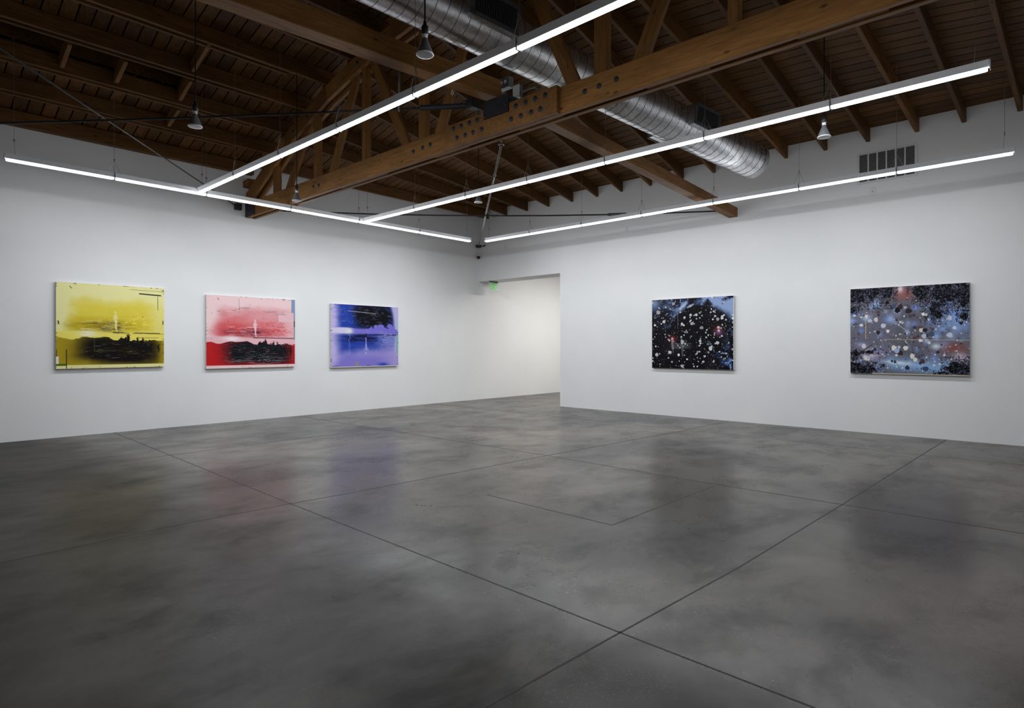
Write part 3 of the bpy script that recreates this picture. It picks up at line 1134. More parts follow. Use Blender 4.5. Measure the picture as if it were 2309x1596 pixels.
stroke(sx1 - 0.035, zm - 0.028, sx1 - 0.016, zm, 0.008)
from_bm('arrows', bm, M['sign_green'], ES)

# corridor lamp
ld = bpy.data.lights.new('corridor_lamp', 'AREA')
ld.shape = 'RECTANGLE'
ld.size, ld.size_y = 2.4, 0.3
ld.energy = CORRIDOR_W
ld.color = (1.0, 0.975, 0.92)
lo = bpy.data.objects.new('corridor_lamp', ld)
COL.objects.link(lo)
lo.location = (13.2, 8.4, 3.58)


# ------------------------------------------------------------------ paintings (painted in numpy onto a fine grid)
class Canvas:
    def __init__(s, w, h, seed):
        s.w, s.h = w, h
        s.rng = np.random.RandomState(seed)
        s.V, s.U = np.mgrid[0:h, 0:w].astype(float)
        s.U = (s.U + 0.5) / w
        s.V = (s.V + 0.5) / h
        s.a = np.zeros((h, w, 3))

    def noise(s, fx, fy, octv=4, gain=0.55):
        out = np.zeros((s.h, s.w))
        amp, tot = 1.0, 0.0
        for o in range(octv):
            gx, gy = max(1, int(fx * 2 ** o)), max(1, int(fy * 2 ** o))
            g = s.rng.rand(gy + 2, gx + 2)
            x, y = s.U * gx, s.V * gy
            xi, yi = x.astype(int), y.astype(int)
            fxx, fyy = x - xi, y - yi
            fxx, fyy = fxx * fxx * (3 - 2 * fxx), fyy * fyy * (3 - 2 * fyy)
            v = (g[yi, xi] * (1 - fxx) + g[yi, xi + 1] * fxx) * (1 - fyy) + (g[yi + 1, xi] * (1 - fxx) + g[yi + 1, xi + 1] * fxx) * fyy
            out += v * amp
            tot += amp
            amp *= gain
        return out / tot

    def put(s, mask, col):
        m = np.clip(mask, 0, 1)[..., None]
        s.a = s.a * (1 - m) + np.array(col, float) * m

    def lines(s, n, ur, vr, lr, amp, thick, cols, op=(0.5, 1.0), freq=(2, 5), region=None):
        for _ in range(n):
            u0, v0 = s.rng.uniform(*ur), s.rng.uniform(*vr)
            L = s.rng.uniform(*lr)
            f, ph, am = s.rng.uniform(*freq), s.rng.uniform(0, 6.3), s.rng.uniform(0.3, 1) * amp
            th = s.rng.uniform(0.5, 1) * thick
            c = v0 + am * np.sin((s.U - u0) / L * f * 2 + ph) + am * 0.5 * np.sin((s.U - u0) / L * f * 5.1 + ph * 2)
            m = np.clip(1.2 - np.abs(s.V - c) / th, 0, 1) * np.clip((s.U - u0) / 0.01, 0, 1) * np.clip((u0 + L - s.U) / 0.01, 0, 1)
            if region is not None:
                m = m * region
            s.put(m * s.rng.uniform(*op), cols[s.rng.randint(len(cols))])

    def dots(s, n, rr, cols, region=None, ur=(0, 1), vr=(0, 1), hard=True, op=(0.7, 1), power=2.5):
        asp = s.w / s.h
        for _ in range(n):
            u, v = s.rng.uniform(*ur), s.rng.uniform(*vr)
            if region is not None and s.rng.rand() > region[min(s.h - 1, int(v * s.h)), min(s.w - 1, int(u * s.w))]:
                continue
            r = rr[0] + (rr[1] - rr[0]) * s.rng.rand() ** power
            x0, x1 = max(0, int((u - 2 * r) * s.w)), min(s.w, int((u + 2 * r) * s.w) + 2)
            y0, y1 = max(0, int((v - 2 * r * asp) * s.h)), min(s.h, int((v + 2 * r * asp) * s.h) + 2)
            if x1 <= x0 or y1 <= y0:
                continue
            uu, vv = s.U[y0:y1, x0:x1] - u, (s.V[y0:y1, x0:x1] - v) / asp
            an = np.arctan2(vv, uu)
            wob = 1 + 0.07 * np.sin(an * 3 + s.rng.uniform(0, 6)) + 0.05 * np.sin(an * 5 + s.rng.uniform(0, 6))
            st = s.rng.uniform(0.88, 1.14)
            d = np.sqrt((uu / st) ** 2 + (vv * st) ** 2) / (r * wob)
            m = np.clip((1.1 - d) * (8 if hard else 1.1), 0, 1)
            if not hard:
                m = m * m
            m = (m * s.rng.uniform(*op))[..., None]
            s.a[y0:y1, x0:x1] = s.a[y0:y1, x0:x1] * (1 - m) + np.array(cols[s.rng.randint(len(cols))], float) * m

    def seg(s, u0, v0, u1, v1, th, col, op=1.0):
        asp = s.w / s.h
        px, py = s.U - u0, (s.V - v0) / asp
        dx, dy = u1 - u0, (v1 - v0) / asp
        t = np.clip((px * dx + py * dy) / (dx * dx + dy * dy + 1e-9), 0, 1)
        d = np.sqrt((px - t * dx) ** 2 + (py - t * dy) ** 2)
        s.put(np.clip(1.3 - d / th, 0, 1) * op, col)

    def needles(s, n, u, v, ru, rv, L, th, col, op=0.95):
        """short strokes scattered around a centre"""
        asp = s.w / s.h
        for _ in range(n):
            uu, vv = u + np.clip(s.rng.randn(), -1.8, 1.8) * ru * 0.42, v + np.clip(s.rng.randn(), -1.8, 1.8) * rv * 0.42
            a, l = s.rng.uniform(0, 6.3), L * s.rng.uniform(0.4, 1)
            x0, x1 = max(0, int((uu - l) * s.w) - 1), min(s.w, int((uu + l) * s.w) + 2)
            y0, y1 = max(0, int((vv - l * asp) * s.h) - 1), min(s.h, int((vv + l * asp) * s.h) + 2)
            if x1 <= x0 or y1 <= y0:
                continue
            px, py = s.U[y0:y1, x0:x1] - uu, (s.V[y0:y1, x0:x1] - vv) / asp
            ca, sa = math.cos(a), math.sin(a)
            t = np.clip(px * ca + py * sa, -l / 2, l / 2)
            d = np.sqrt((px - t * ca) ** 2 + (py - t * sa) ** 2)
            m = (np.clip(1.3 - d / th, 0, 1) * op)[..., None]
            s.a[y0:y1, x0:x1] = s.a[y0:y1, x0:x1] * (1 - m) + np.array(col, float) * m

    def glow(s, u, v, ru, rv, col, op=1.0, p=1.0):
        d = ((s.U - u) / ru) ** 2 + ((s.V - v) / rv) ** 2
        s.put(np.exp(-d * 1.5) * op, col)


def sstep(a, b, x):
    t = np.clip((x - a) / (b - a), 0, 1)
    return t * t * (3 - 2 * t)


def lake(seed, pal, w, h, red=False):
    """pale edge, hazy sky, bright band, dark wooded shore below, a pale standing streak"""
    c = Canvas(w, h, seed)
    U, V = c.U, c.V
    n1, n2, n3 = c.noise(4, 4), c.noise(9, 30), c.noise(30, 60, 3)
    c.a[:] = np.array(pal['pale'])
    inner = sstep(0.03, 0.20, U + (n1 - 0.5) * 0.14 - 0.10 * np.clip(0.45 - V, 0, 1)) * (0.35 + 0.65 * sstep(0.02, 0.22, 1 - U + (n1 - 0.5) * 0.16))
    sky = sstep(0.10, 0.26, V + (n1 - 0.5) * 0.16) * sstep(0.60, 0.53, V + (n2 - 0.5) * 0.06) * inner
    c.put(sky * 0.95, pal['sky'])
    deep = sstep(0.30, 0.50, V + (n1 - 0.5) * 0.1) * sstep(0.60, 0.52, V) * inner
    c.put(deep * (0.9 - 0.6 * sstep(0.55, 0.85, U)), pal['deep'])
    c.put(sstep(0.48, 0.62, n2) * sky * 0.35, pal['mid'])
    # rippled dark water in the middle
    rip = np.exp(-(((U - 0.42) / 0.24) ** 2 + ((V - 0.50) / 0.055) ** 2) * 1.3)
    c.put(rip * (0.5 + 0.9 * (n2 > 0.48)) * 0.95, pal['ink'])
    c.lines(40, (0.2, 0.55), (0.44, 0.55), (0.03, 0.12), 0.004, 0.004, [pal['ink'], pal['ink2']], (0.4, 0.9))
    c.put(sky * sstep(0.35, 0.62, c.noise(3, 6, 3)) * sstep(0.6, 0.25, U) * 0.45, pal['deep'])
    c.lines(60, (0.18, 0.6), (0.42, 0.56), (0.03, 0.16), 0.004, 0.004, [pal['pale'], pal['sky'], pal['white']], (0.3, 0.8), region=None)
    spark = (n3 > 0.56) * np.exp(-(((U - 0.72) / 0.2) ** 2 + ((V - 0.46) / 0.10) ** 2))
    c.put(spark * 0.7, pal['mid2'])
    # bright band
    band = sstep(0.555, 0.585, V + 0.01 * np.sin(U * 9)) * sstep(0.72, 0.64, V)
    c.put(band * 0.9, pal['band'])
    c.glow(0.27, 0.59, 0.10, 0.045, pal['white'], 0.95)
    c.lines(25, (0.0, 0.7), (0.57, 0.66), (0.05, 0.25), 0.004, 0.003, [pal['mid'], pal['pale']], (0.3, 0.7))
    dl = np.exp(-(((V - 0.575 - 0.012 * (U - 0.6)) / 0.007) ** 2)) * sstep(0.45, 0.6, U) * (n2 > 0.42)
    c.put(dl * 0.8, pal['ink2'])
    # shore
    top = 0.635 + 0.012 * np.sin(U * 14) - 0.01 * np.sin(U * 33) + 0.16 * sstep(0.45, 0.95, U) + (n3 - 0.5) * 0.02
    for tu, th in ((0.645, 0.115), (0.735, 0.095), (0.785, 0.10), (0.685, 0.045), (0.83, 0.04), (0.87, 0.055), (0.945, 0.075), (0.58, 0.04), (0.615, 0.05), (0.705, 0.05)):
        top = np.minimum(top, 0.0 + (0.635 + 0.16 * sstep(0.45, 0.95, tu)) - th * np.clip(1 - np.abs(U - tu + (n3 - 0.5) * 0.02) / 0.026, 0, 1) ** 0.8 + (n3 - 0.5) * 0.05)
    land = sstep(0.0, 0.012, V - top) * sstep(0.985, 0.95, V)
    c.put(land, pal['shore'])
    core = np.exp(-(np.abs((U - 0.56) / 0.42) ** 2.6 + np.abs((V - 0.79) / 0.20) ** 2.6) * 0.9)
    c.put(land * np.clip(core * 1.35 * sstep(-0.02, 0.30, U + (n1 - .5) * .18) * sstep(-0.02, 0.10, 1 - U) * sstep(1.08, 0.92, V + 0.10 * (1 - U) + (n1 - .5) * .10), 0, 1), pal['black'])
    c.put(land * sstep(0.5, 0.7, n2) * 0.10 * core, pal['shore'])
    land_in = land * np.clip(core * 1.4, 0, 1)
    c.lines(110 if red else 70, (0.15, 0.85), (0.66, 0.94), (0.02, 0.09), 0.005, 0.0035, pal['flick'], (0.25, 0.8), region=land_in)
    if red:
        c.lines(16, (0.1, 0.75), (0.82, 0.95), (0.15, 0.4), 0.012, 0.0035, pal['flick'], (0.5, 0.9), region=land)
    c.dots(60, (0.001, 0.004), pal['flick'], land_in, vr=(0.62, 0.95))
    for tu, tv in ((0.645, 0.60), (0.735, 0.63), (0.785, 0.64), (0.87, 0.71), (0.945, 0.72), (0.70, 0.68), (0.82, 0.72)):
        c.needles(26, tu, tv + 0.045, 0.016, 0.06, 0.022, 0.003, pal['black'], 0.9)
    # lower strip and border marks
    c.put(sstep(0.955, 0.965, V), pal['pale'])
    edge = np.maximum.reduce([sstep(0.03, 0.0, U), sstep(0.03, 0.0, V), sstep(0.03, 0.0, 1 - U), sstep(0.03, 0.0, 1 - V)])
    c.put((edge * (n3 > 0.66) * (n1 > 0.42)) * 0.55, pal['ink2'])
    c.dots(70, (0.001, 0.006), [pal['ink'], pal['ink2']], np.clip(edge * 2 + 0.15, 0, 1))
    # standing streak
    c.seg(0.522, 0.325, 0.525, 0.345, 0.010, pal['pale'])
    c.seg(0.524, 0.37, 0.527, 0.44, 0.015, pal['pale'], 0.95)
    c.seg(0.512, 0.37, 0.505, 0.41, 0.006, pal['pale'], 0.8)
    c.seg(0.538, 0.37, 0.548, 0.40, 0.006, pal['pale'], 0.8)
    c.seg(0.527, 0.44, 0.528, 0.52, 0.012, pal['pale'], 0.9)
    c.seg(0.530, 0.52, 0.537, 0.57, 0.009, pal['pale'], 0.75)
    c.seg(0.508, 0.572, 0.552, 0.575, 0.008, pal['ink2'], 0.7)
    return c


def ylw():
    pal = dict(pale=(232, 226, 160), sky=(222, 203, 70), deep=(200, 176, 36), mid=(224, 208, 90), mid2=(236, 220, 90), band=(232, 216, 92), white=(238, 236, 222),
               ink=(70, 52, 14), ink2=(48, 38, 16), shore=(168, 146, 30), black=(14, 10, 10), flick=[(150, 150, 110), (90, 110, 70), (190, 190, 170), (60, 70, 50)])
    c = lake(3, pal, 300, 268)
    c.seg(0.755, 0.085, 0.965, 0.095, 0.007, (16, 24, 12))
    c.seg(0.935, 0.11, 0.938, 0.28, 0.003, (40, 40, 24), 0.8)
    c.seg(0.088, 0.78, 0.088, 0.995, 0.004, (24, 18, 14))
    c.seg(0.005, 0.78, 0.005, 0.95, 0.003, (24, 18, 14))
    c.put((c.U < 0.085) * (c.V > 0.945) * (c.V < 0.965), (70, 100, 24))
    c.put((c.U < 0.022) * (c.V > 0.86) * (c.V < 0.945), (225, 220, 205))
    c.seg(0.33, 0.66, 0.33, 0.795, 0.002, (120, 112, 90))
    c.seg(0.33, 0.795, 0.53, 0.795, 0.002, (130, 122, 100))
    c.seg(0.74, 0.635, 0.94, 0.632, 0.003, (70, 80, 50), 0.8)
    c.seg(0.115, 0.04, 0.133, 0.065, 0.003, (30, 24, 16))
    c.seg(0.66, 0.04, 0.99, 0.045, 0.002, (90, 84, 70))
    c.seg(0.018, 0.45, 0.022, 0.48, 0.006, (40, 30, 20))
    c.seg(0.99, 0.42, 0.99, 0.46, 0.005, (50, 40, 20))
    return c


def rdd():
    pal = dict(pale=(234, 202, 204), sky=(218, 148, 152), deep=(206, 74, 78), mid=(222, 160, 168), mid2=(208, 60, 66), band=(226, 176, 184), white=(240, 234, 234),
               ink=(104, 26, 40), ink2=(70, 30, 40), shore=(186, 30, 34), black=(16, 18, 24), flick=[(150, 170, 172), (190, 196, 200), (90, 120, 120), (214, 180, 182), (50, 76, 74)])
    c = lake(11, pal, 300, 250, red=True)
    c.put((c.U > 0.955) * (c.V < 0.20), (126, 148, 184))
    c.put((c.U > 0.985) * (c.V > 0.2) * (c.V < 0.60), (126, 140, 168))
    c.put((c.U > 0.985) * (c.V > 0.32) * (c.V < 0.41), (48, 50, 62))
    c.put((c.U > 0.80) * (c.U < 0.985) * (c.V > 0.20) * (c.V < 0.34), (226, 184, 190))
    c.glow(0.13, 0.215, 0.02, 0.012, (110, 160, 176), 0.9)
    c.lines(9, (0.62, 0.82), (0.17, 0.24), (0.04, 0.10), 0.004, 0.004, [(110, 150, 172), (90, 80, 100), (214, 214, 222)])
    c.lines(8, (0.2, 0.4), (0.12, 0.22), (0.04, 0.10), 0.003, 0.004, [(96, 92, 110), (236, 232, 232)])
    c.seg(0.345, 0.03, 0.347, 0.22, 0.002, (90, 80, 90), 0.8)
    c.seg(0.345, 0.157, 0.40, 0.157, 0.002, (90, 80, 90), 0.8)
    c.seg(0.115, 0.035, 0.128, 0.06, 0.003, (40, 24, 24))
    c.seg(0.45, 0.43, 0.60, 0.432, 0.004, (232, 196, 200), 0.6)
    c.dots(45, (0.001, 0.005), [(60, 40, 56), (70, 90, 100)], None, vr=(0.1, 0.7))
    return c


def blu():
    c = Canvas(290, 232, 23)
    U, V = c.U, c.V
    n1, n2, n3 = c.noise(4, 4), c.noise(7, 30), c.noise(30, 50, 3)
    c.a[:] = np.array((186, 176, 222))
    inner = sstep(0.02, 0.17, U + (n1 - 0.5) * 0.1) * sstep(0.01, 0.10, 1 - U + (n1 - .5) * .08)
    up = sstep(0.42, 0.36, V) * inner * sstep(0.98, 0.90, U + 0.25 * np.clip(0.25 - V, 0, 1))
    c.put(up, (34, 62, 160))
    dark = np.exp(-(np.abs((U - 0.60) / 0.34) ** 2.8 + np.abs((V - 0.17) / 0.21) ** 2.8)) * sstep(0.22, 0.42, U + (n1 - .5) * .14) * 1.1
    c.put(up * dark * 1.2, (8, 8, 16))
    low = sstep(0.43, 0.50, V + (n2 - .5) * .03) * sstep(0.86, 0.66, V + (n1 - .5) * .2) * inner
    c.put(low * (0.95 - 0.55 * sstep(0.55, 0.9, U)), (30, 56, 156))
    c.put(sstep(0.66, 0.9, V) * inner * 0.8, (112, 104, 200))
    c.put(sstep(0.62, 0.95, U) * sstep(0.62, 0.8, V) * 0.8, (166, 152, 214))
    mid = np.exp(-(((U - 0.44) / 0.26) ** 2 + ((V - 0.53) / 0.07) ** 2) * 1.2)
    c.put(mid * (0.3 + 0.9 * (n2 > 0.48)), (12, 14, 40))
    band = sstep(0.36, 0.385, V + 0.008 * np.sin(U * 11)) * sstep(0.475, 0.445, V)
    c.put(band * 0.95, (116, 108, 204))
    c.put(band * sstep(0.36, 0.20, U), (206, 200, 226))
    c.lines(40, (0.3, 0.9), (0.37, 0.46), (0.05, 0.2), 0.003, 0.003, [(60, 56, 150), (170, 160, 220)], (0.3, 0.8))
    for tu, tv, tr in ((0.66, 0.33, 0.05), (0.73, 0.31, 0.05), (0.87, 0.30, 0.05), (0.92, 0.34, 0.05), (0.58, 0.35, 0.04), (0.80, 0.35, 0.04), (0.95, 0.38, 0.05)):
        d = np.sqrt((U - tu) ** 2 + ((V - tv - 0.04) * 0.8) ** 2)
        c.put(sstep(tr, tr * 0.7, d + (n3 - 0.5) * 0.05), (118, 110, 206))
    c.lines(150, (0.1, 0.85), (0.03, 0.36), (0.02, 0.10), 0.012, 0.0032, [(150, 170, 220), (120, 110, 120), (90, 110, 190), (180, 176, 190)], (0.3, 0.85), region=up)
    c.lines(14, (0.0, 0.12), (0.02, 0.30), (0.08, 0.2), 0.010, 0.003, [(70, 50, 110), (90, 80, 160)], (0.4, 0.8))
    c.seg(0.24, 0.10, 0.64, 0.125, 0.003, (210, 210, 214), 0.9)
    c.glow(0.255, 0.42, 0.055, 0.05, (224, 226, 222), 1.0)
    c.put((n3 > 0.52) * np.exp(-(((U - 0.78) / 0.16) ** 2 + ((V - 0.56) / 0.09) ** 2)) * 0.6, (140, 150, 220))
    c.lines(60, (0.05, 0.9), (0.5, 0.75), (0.04, 0.2), 0.003, 0.003, [(20, 40, 130), (60, 90, 190), (120, 110, 200)], (0.3, 0.7), region=inner)
    dl = np.exp(-(((V - 0.475) / 0.008) ** 2)) * sstep(0.5, 0.66, U) * (n2 > 0.45)
    c.put(dl, (18, 18, 60))
    c.seg(0.50, 0.47, 0.505, 0.52, 0.012, (20, 20, 46))
    c.seg(0.498, 0.53, 0.50, 0.63, 0.010, (150, 150, 222), 0.9)
    c.seg(0.50, 0.64, 0.505, 0.72, 0.013, (170, 166, 226), 0.95)
    c.seg(0.485, 0.70, 0.478, 0.735, 0.005, (170, 166, 226), 0.8)
    c.seg(0.523, 0.70, 0.53, 0.735, 0.005, (170, 166, 226), 0.8)
    c.seg(0.498, 0.76, 0.50, 0.79, 0.009, (180, 176, 230), 0.95)
    for k in range(10):
        v = 0.48 + k * 0.034
        c.seg(0.25 + 0.006 * math.sin(k * 2), v, 0.265 + 0.012 * math.sin(k * 1.7), v + 0.02, 0.004, (150, 160, 216), 0.8)
    c.put((U > 0.968) * (V > 0.47) * (V < 0.79), (128, 176, 180))
    c.put((U > 0.985) * (V > 0.2) * (V < 0.42), (150, 200, 206))
    c.put((U > 0.345) * (U < 0.39) * (V > 0.92), (150, 140, 120))
    c.put(np.exp(-(((U - 0.76) / 0.07) ** 2 + ((V - 0.97) / 0.03) ** 2)) * 1.2, (50, 70, 176))
    edge = np.maximum.reduce([sstep(0.03, 0.0, U), sstep(0.03, 0.0, V), sstep(0.03, 0.0, 1 - U), sstep(0.06, 0.0, 1 - V)])
    c.put((edge * (n3 > 0.62) * (n1 > 0.4)) * 0.7, (70, 56, 140))
    c.dots(40, (0.001, 0.006), [(40, 30, 90), (190, 80, 120)], np.clip(edge * 2 + 0.05, 0, 1))
    c.put(sstep(0.985, 0.99, V), (205, 200, 205))
    return c


def night():
    c = Canvas(300, 243, 31)
    U, V = c.U, c.V
    n1, n2, n3 = c.noise(4, 4), c.noise(10, 10), c.noise(26, 22, 3)
    c.a[:] = np.array((13, 11, 15))
    c.put(sstep(0.5, 0.7, n1) * 0.35, (44, 36, 40))
    d = np.sqrt(((U - 0.62) / 0.42) ** 2 + ((V - 0.62) / 0.52) ** 2)
    ring = sstep(0.93, 1.13, d + (n1 - .5) * 0.22 + (n2 - .5) * 0.1) * sstep(0.15, 0.75, U + 0.2) * sstep(0.75, 0.2, V)
    c.put(ring * sstep(0.36, 0.66, n2 + 0.08), (60, 76, 116))
    c.put(ring * sstep(0.60, 0.75, n2 + 0.2 * U), (140, 160, 200))
    c.glow(0.03, 0.06, 0.09, 0.10, (150, 172, 204), 0.9)
    c.glow(0.03, 0.12, 0.22, 0.10, (70, 90, 130), 0.5)
    for (u, v) in ((0.40, 0.11), (0.36, 0.14), (0.49, 0.12), (0.46, 0.13)):
        c.seg(u, v, u + 0.035, v - 0.03, 0.012, (176, 188, 210), 0.9)
    for k in range(26):
        u, v = c.rng.uniform(0.03, 0.34), c.rng.uniform(0.03, 0.42)
        L = c.rng.uniform(0.005, 0.03)
        c.seg(u, v, u + L, v - L * 1.0, c.rng.uniform(0.002, 0.005), [(210, 212, 218), (120, 150, 200), (150, 180, 210)][c.rng.randint(3)], 0.9)
    c.put(sstep(0.45, 0.7, n2) * sstep(0.6, 0.95, U) * sstep(0.55, 0.9, V) * 0.9, (40, 66, 128))
    c.put(sstep(0.60, 0.72, n3) * sstep(0.7, 0.9, U) * sstep(0.6, 0.8, V) * 0.9, (120, 160, 214))
    c.put(sstep(0.5, 0.7, n2) * sstep(0.82, 1.0, U) * sstep(0.2, 0.4, V) * 0.6, (90, 108, 156))
    c.glow(0.82, 0.46, 0.06, 0.08, (120, 40, 34), 0.95)
    c.glow(0.83, 0.49, 0.06, 0.05, (120, 90, 140), 0.7)
    c.glow(0.827, 0.467, 0.014, 0.018, (255, 236, 226), 1)
    c.glow(0.27, 0.58, 0.06, 0.07, (120, 44, 44), 0.9)
    c.glow(0.265, 0.575, 0.016, 0.025, (250, 214, 204), 1)
    # pale double streak
    c.seg(0.265, 0.60, 0.27, 0.70, 0.016, (140, 138, 138), 0.85)
    c.seg(0.27, 0.70, 0.28, 0.77, 0.009, (110, 112, 112), 0.7)
    c.seg(0.38, 0.56, 0.385, 0.66, 0.014, (112, 112, 110), 0.85)
    c.seg(0.39, 0.67, 0.395, 0.82, 0.012, (100, 104, 104), 0.75)
    c.put(np.exp(-(((U - 0.38) / 0.12) ** 4 + ((V - 0.685) / 0.035) ** 4)) * 0.55, (112, 118, 116))
    c.seg(0.25, 0.645, 0.49, 0.64, 0.004, (120, 120, 118), 0.8)
    c.seg(0.39, 0.625, 0.44, 0.59, 0.003, (130, 130, 128), 0.8)
    c.seg(0.28, 0.60, 0.33, 0.65, 0.004, (150, 110, 108), 0.8)
    c.seg(0.335, 0.20, 0.335, 0.40, 0.0022, (190, 188, 190), 0.7)
    c.seg(0.495, 0.62, 0.50, 0.97, 0.0015, (100, 98, 100), 0.5)
    c.dots(26, (0.006, 0.026), [(206, 204, 212), (220, 220, 226), (184, 184, 200)], None, ur=(0.03, 0.97), vr=(0.14, 0.97), power=1.4)
    c.dots(40, (0.006, 0.018), [(206, 206, 216), (230, 230, 234)], sstep(0.15, 0.6, U), vr=(0.14, 0.9), power=1.6)
    c.dots(220, (0.0025, 0.011), [(214, 214, 220), (190, 192, 206), (236, 236, 238)], None, power=2)
    c.dots(420, (0.0012, 0.004), [(220, 220, 226), (150, 160, 190), (100, 110, 150)], None)
    c.dots(160, (0.0015, 0.006), [(190, 204, 230), (110, 150, 214)], sstep(0.55, 1.0, U) * 0.9, ur=(0.55, 1))
    c.dots(1, (0.022, 0.0221), [(70, 100, 110)], None, ur=(0.715, 0.72), vr=(0.63, 0.64))
    c.put(sstep(0.992, 0.996, U), (216, 214, 214))
    return c


def forest():
    c = Canvas(330, 262, 47)
    U, V = c.U, c.V
    n1, n2, n3 = c.noise(4, 4), c.noise(8, 8), c.noise(40, 34, 2)
    n4 = c.noise(18, 22, 3)
    c.a[:] = np.array((106, 106, 122))
    c.put(sstep(0.5, 0.66, n1) * 0.7, (92, 90, 98))
    c.dots(64, (0.02, 0.07), [(112, 144, 206), (156, 184, 234), (120, 146, 214), (176, 196, 236)], None, vr=(0.15, 0.97), hard=False, op=(0.4, 0.9), power=1)
    c.dots(26, (0.012, 0.04), [(74, 36, 32), (92, 46, 36), (48, 36, 34)], None, vr=(0.2, 0.9), hard=False, op=(0.5, 0.95), power=1)
    c.put(np.exp(-(((U - 0.90) / 0.16) ** 2 + ((V - 0.40) / 0.14) ** 2)) * 0.85, (132, 166, 224))
    c.put(np.exp(-(((U - 0.48) / 0.10) ** 2 + ((V - 0.09) / 0.07) ** 2)) * 0.9, (150, 92, 88))
    c.glow(0.445, 0.03, 0.03, 0.05, (232, 208, 214), 1)
    c.put(np.exp(-(((U - 0.88) / 0.12) ** 2 + ((V - 0.70) / 0.06) ** 2)) * 0.8, (140, 76, 66))
    bl = np.exp(-(((V - 0.89 - 0.10 * (U - 0.5)) / 0.075) ** 2)) * sstep(0.25, 0.4, U) * sstep(0.98, 0.8, U)
    c.put(bl * 0.95, (134, 172, 218))
    c.put(np.exp(-(((V - 0.865 - 0.12 * (U - 0.4)) / 0.022) ** 2 + ((U - 0.42) / 0.12) ** 2)) * 0.9, (226, 234, 240))
    c.glow(0.18, 0.77, 0.10, 0.07, (206, 190, 222), 0.95)
    c.glow(0.185, 0.765, 0.03, 0.03, (248, 242, 238), 0.9)
    c.glow(0.93, 0.80, 0.07, 0.06, (216, 196, 214), 0.9)
    c.glow(0.74, 0.68, 0.05, 0.04, (214, 228, 240), 0.9)
    c.glow(0.10, 0.66, 0.05, 0.03, (170, 176, 220), 0.8)
    # splatter
    c.dots(420, (0.0012, 0.006), [(20, 20, 26), (34, 32, 40), (60, 34, 34)], None, vr=(0.2, 0.98))
    c.dots(420, (0.0012, 0.005), [(220, 222, 228), (196, 206, 226), (236, 236, 232)], None, vr=(0.12, 0.98))
    c.dots(36, (0.008, 0.022), [(24, 26, 34), (56, 40, 42), (40, 56, 90), (60, 84, 110)], None, vr=(0.22, 0.95), op=(0.75, 1))
    c.dots(70, (0.006, 0.021), [(222, 222, 224), (204, 212, 226), (236, 232, 224)], None, vr=(0.3, 0.95), op=(0.8, 1))
    for u, v, r, col in ((0.39, 0.70, 0.022, (226, 224, 218)), (0.415, 0.73, 0.022, (160, 180, 220)), (0.49, 0.70, 0.02, (224, 222, 218)), (0.57, 0.83, 0.018, (220, 220, 216)),
                         (0.145, 0.33, 0.016, (226, 222, 216)), (0.10, 0.43, 0.015, (214, 216, 222)), (0.62, 0.50, 0.018, (220, 214, 200)), (0.65, 0.50, 0.018, (36, 40, 56)),
                         (0.42, 0.27, 0.022, (22, 24, 34)), (0.445, 0.23, 0.022, (60, 44, 46)), (0.515, 0.28, 0.024, (50, 42, 46)), (0.655, 0.93, 0.022, (56, 78, 104)), (0.545, 0.79, 0.02, (222, 222, 220))):
        c.dots(1, (r, r + 0.0001), [col], None, ur=(u, u + 0.001), vr=(v, v + 0.001), op=(1, 1))
    c.seg(0.14, 0.34, 0.142, 0.59, 0.004, (208, 176, 130))
    c.seg(0.0, 0.32, 0.14, 0.335, 0.0025, (190, 180, 160), 0.8)
    c.seg(0.30, 0.60, 1.0, 0.615, 0.003, (206, 190, 168), 0.8)
    c.seg(0.295, 0.61, 0.296, 0.70, 0.004, (150, 148, 150), 0.7)
    c.seg(0.43, 0.44, 0.53, 0.53, 0.0025, (200, 210, 216), 0.9)
    c.seg(0.175, 0.17, 0.20, 0.34, 0.003, (150, 120, 140), 0.8)
    c.seg(0.375, 0.77, 0.44, 0.93, 0.003, (120, 120, 140), 0.9)
    c.seg(0.52, 0.875, 0.54, 0.85, 0.0025, (220, 220, 220), 0.9)
    c.seg(0.24, 0.22, 0.30, 0.28, 0.003, (24, 24, 30), 0.9)
    # needle foliage in the corners
    def leafy(u, v, ru, rv, k):
        d = ((U - u) / ru) ** 2 + ((V - v) / rv) ** 2
        f = np.exp(-d * 1.4) * 1.25 + (n4 - 0.5) * 0.75 + (n3 - 0.5) * 0.55
        return sstep(0.42, 0.50, f) * k
    fol = np.zeros_like(U)
    clumps = ((0.05, 0.08, 0.16, 0.17), (0.20, 0.05, 0.13, 0.16), (0.33, 0.05, 0.09, 0.20), (0.62, 0.06, 0.12, 0.18), (0.80, 0.10, 0.17, 0.20), (0.95, 0.12, 0.12, 0.22),
              (0.74, 0.28, 0.09, 0.16), (0.96, 0.36, 0.06, 0.07), (0.04, 0.93, 0.14, 0.11), (0.15, 0.95, 0.13, 0.08), (0.04, 0.76, 0.06, 0.05), (0.90, 0.92, 0.12, 0.12),
              (0.98, 0.95, 0.13, 0.16), (0.80, 0.99, 0.08, 0.06), (0.17, 0.75, 0.09, 0.03), (0.02, 0.25, 0.06, 0.06))
    for u, v, ru, rv in clumps:
        fol = np.maximum(fol, leafy(u, v, ru * 0.62, rv * 0.62, 1))
    c.put(fol, (9, 9, 12))
    for u, v, ru, rv in clumps:
        c.needles(int(11500 * (ru + 0.03) * (rv + 0.03)), u, v, ru * 1.3, rv * 1.3, 0.020, 0.0024, (8, 8, 11))
        c.needles(int(5200 * ru * rv), u, v, ru * 1.0, rv * 1.0, 0.016, 0.0018, (112, 118, 150), 0.85)
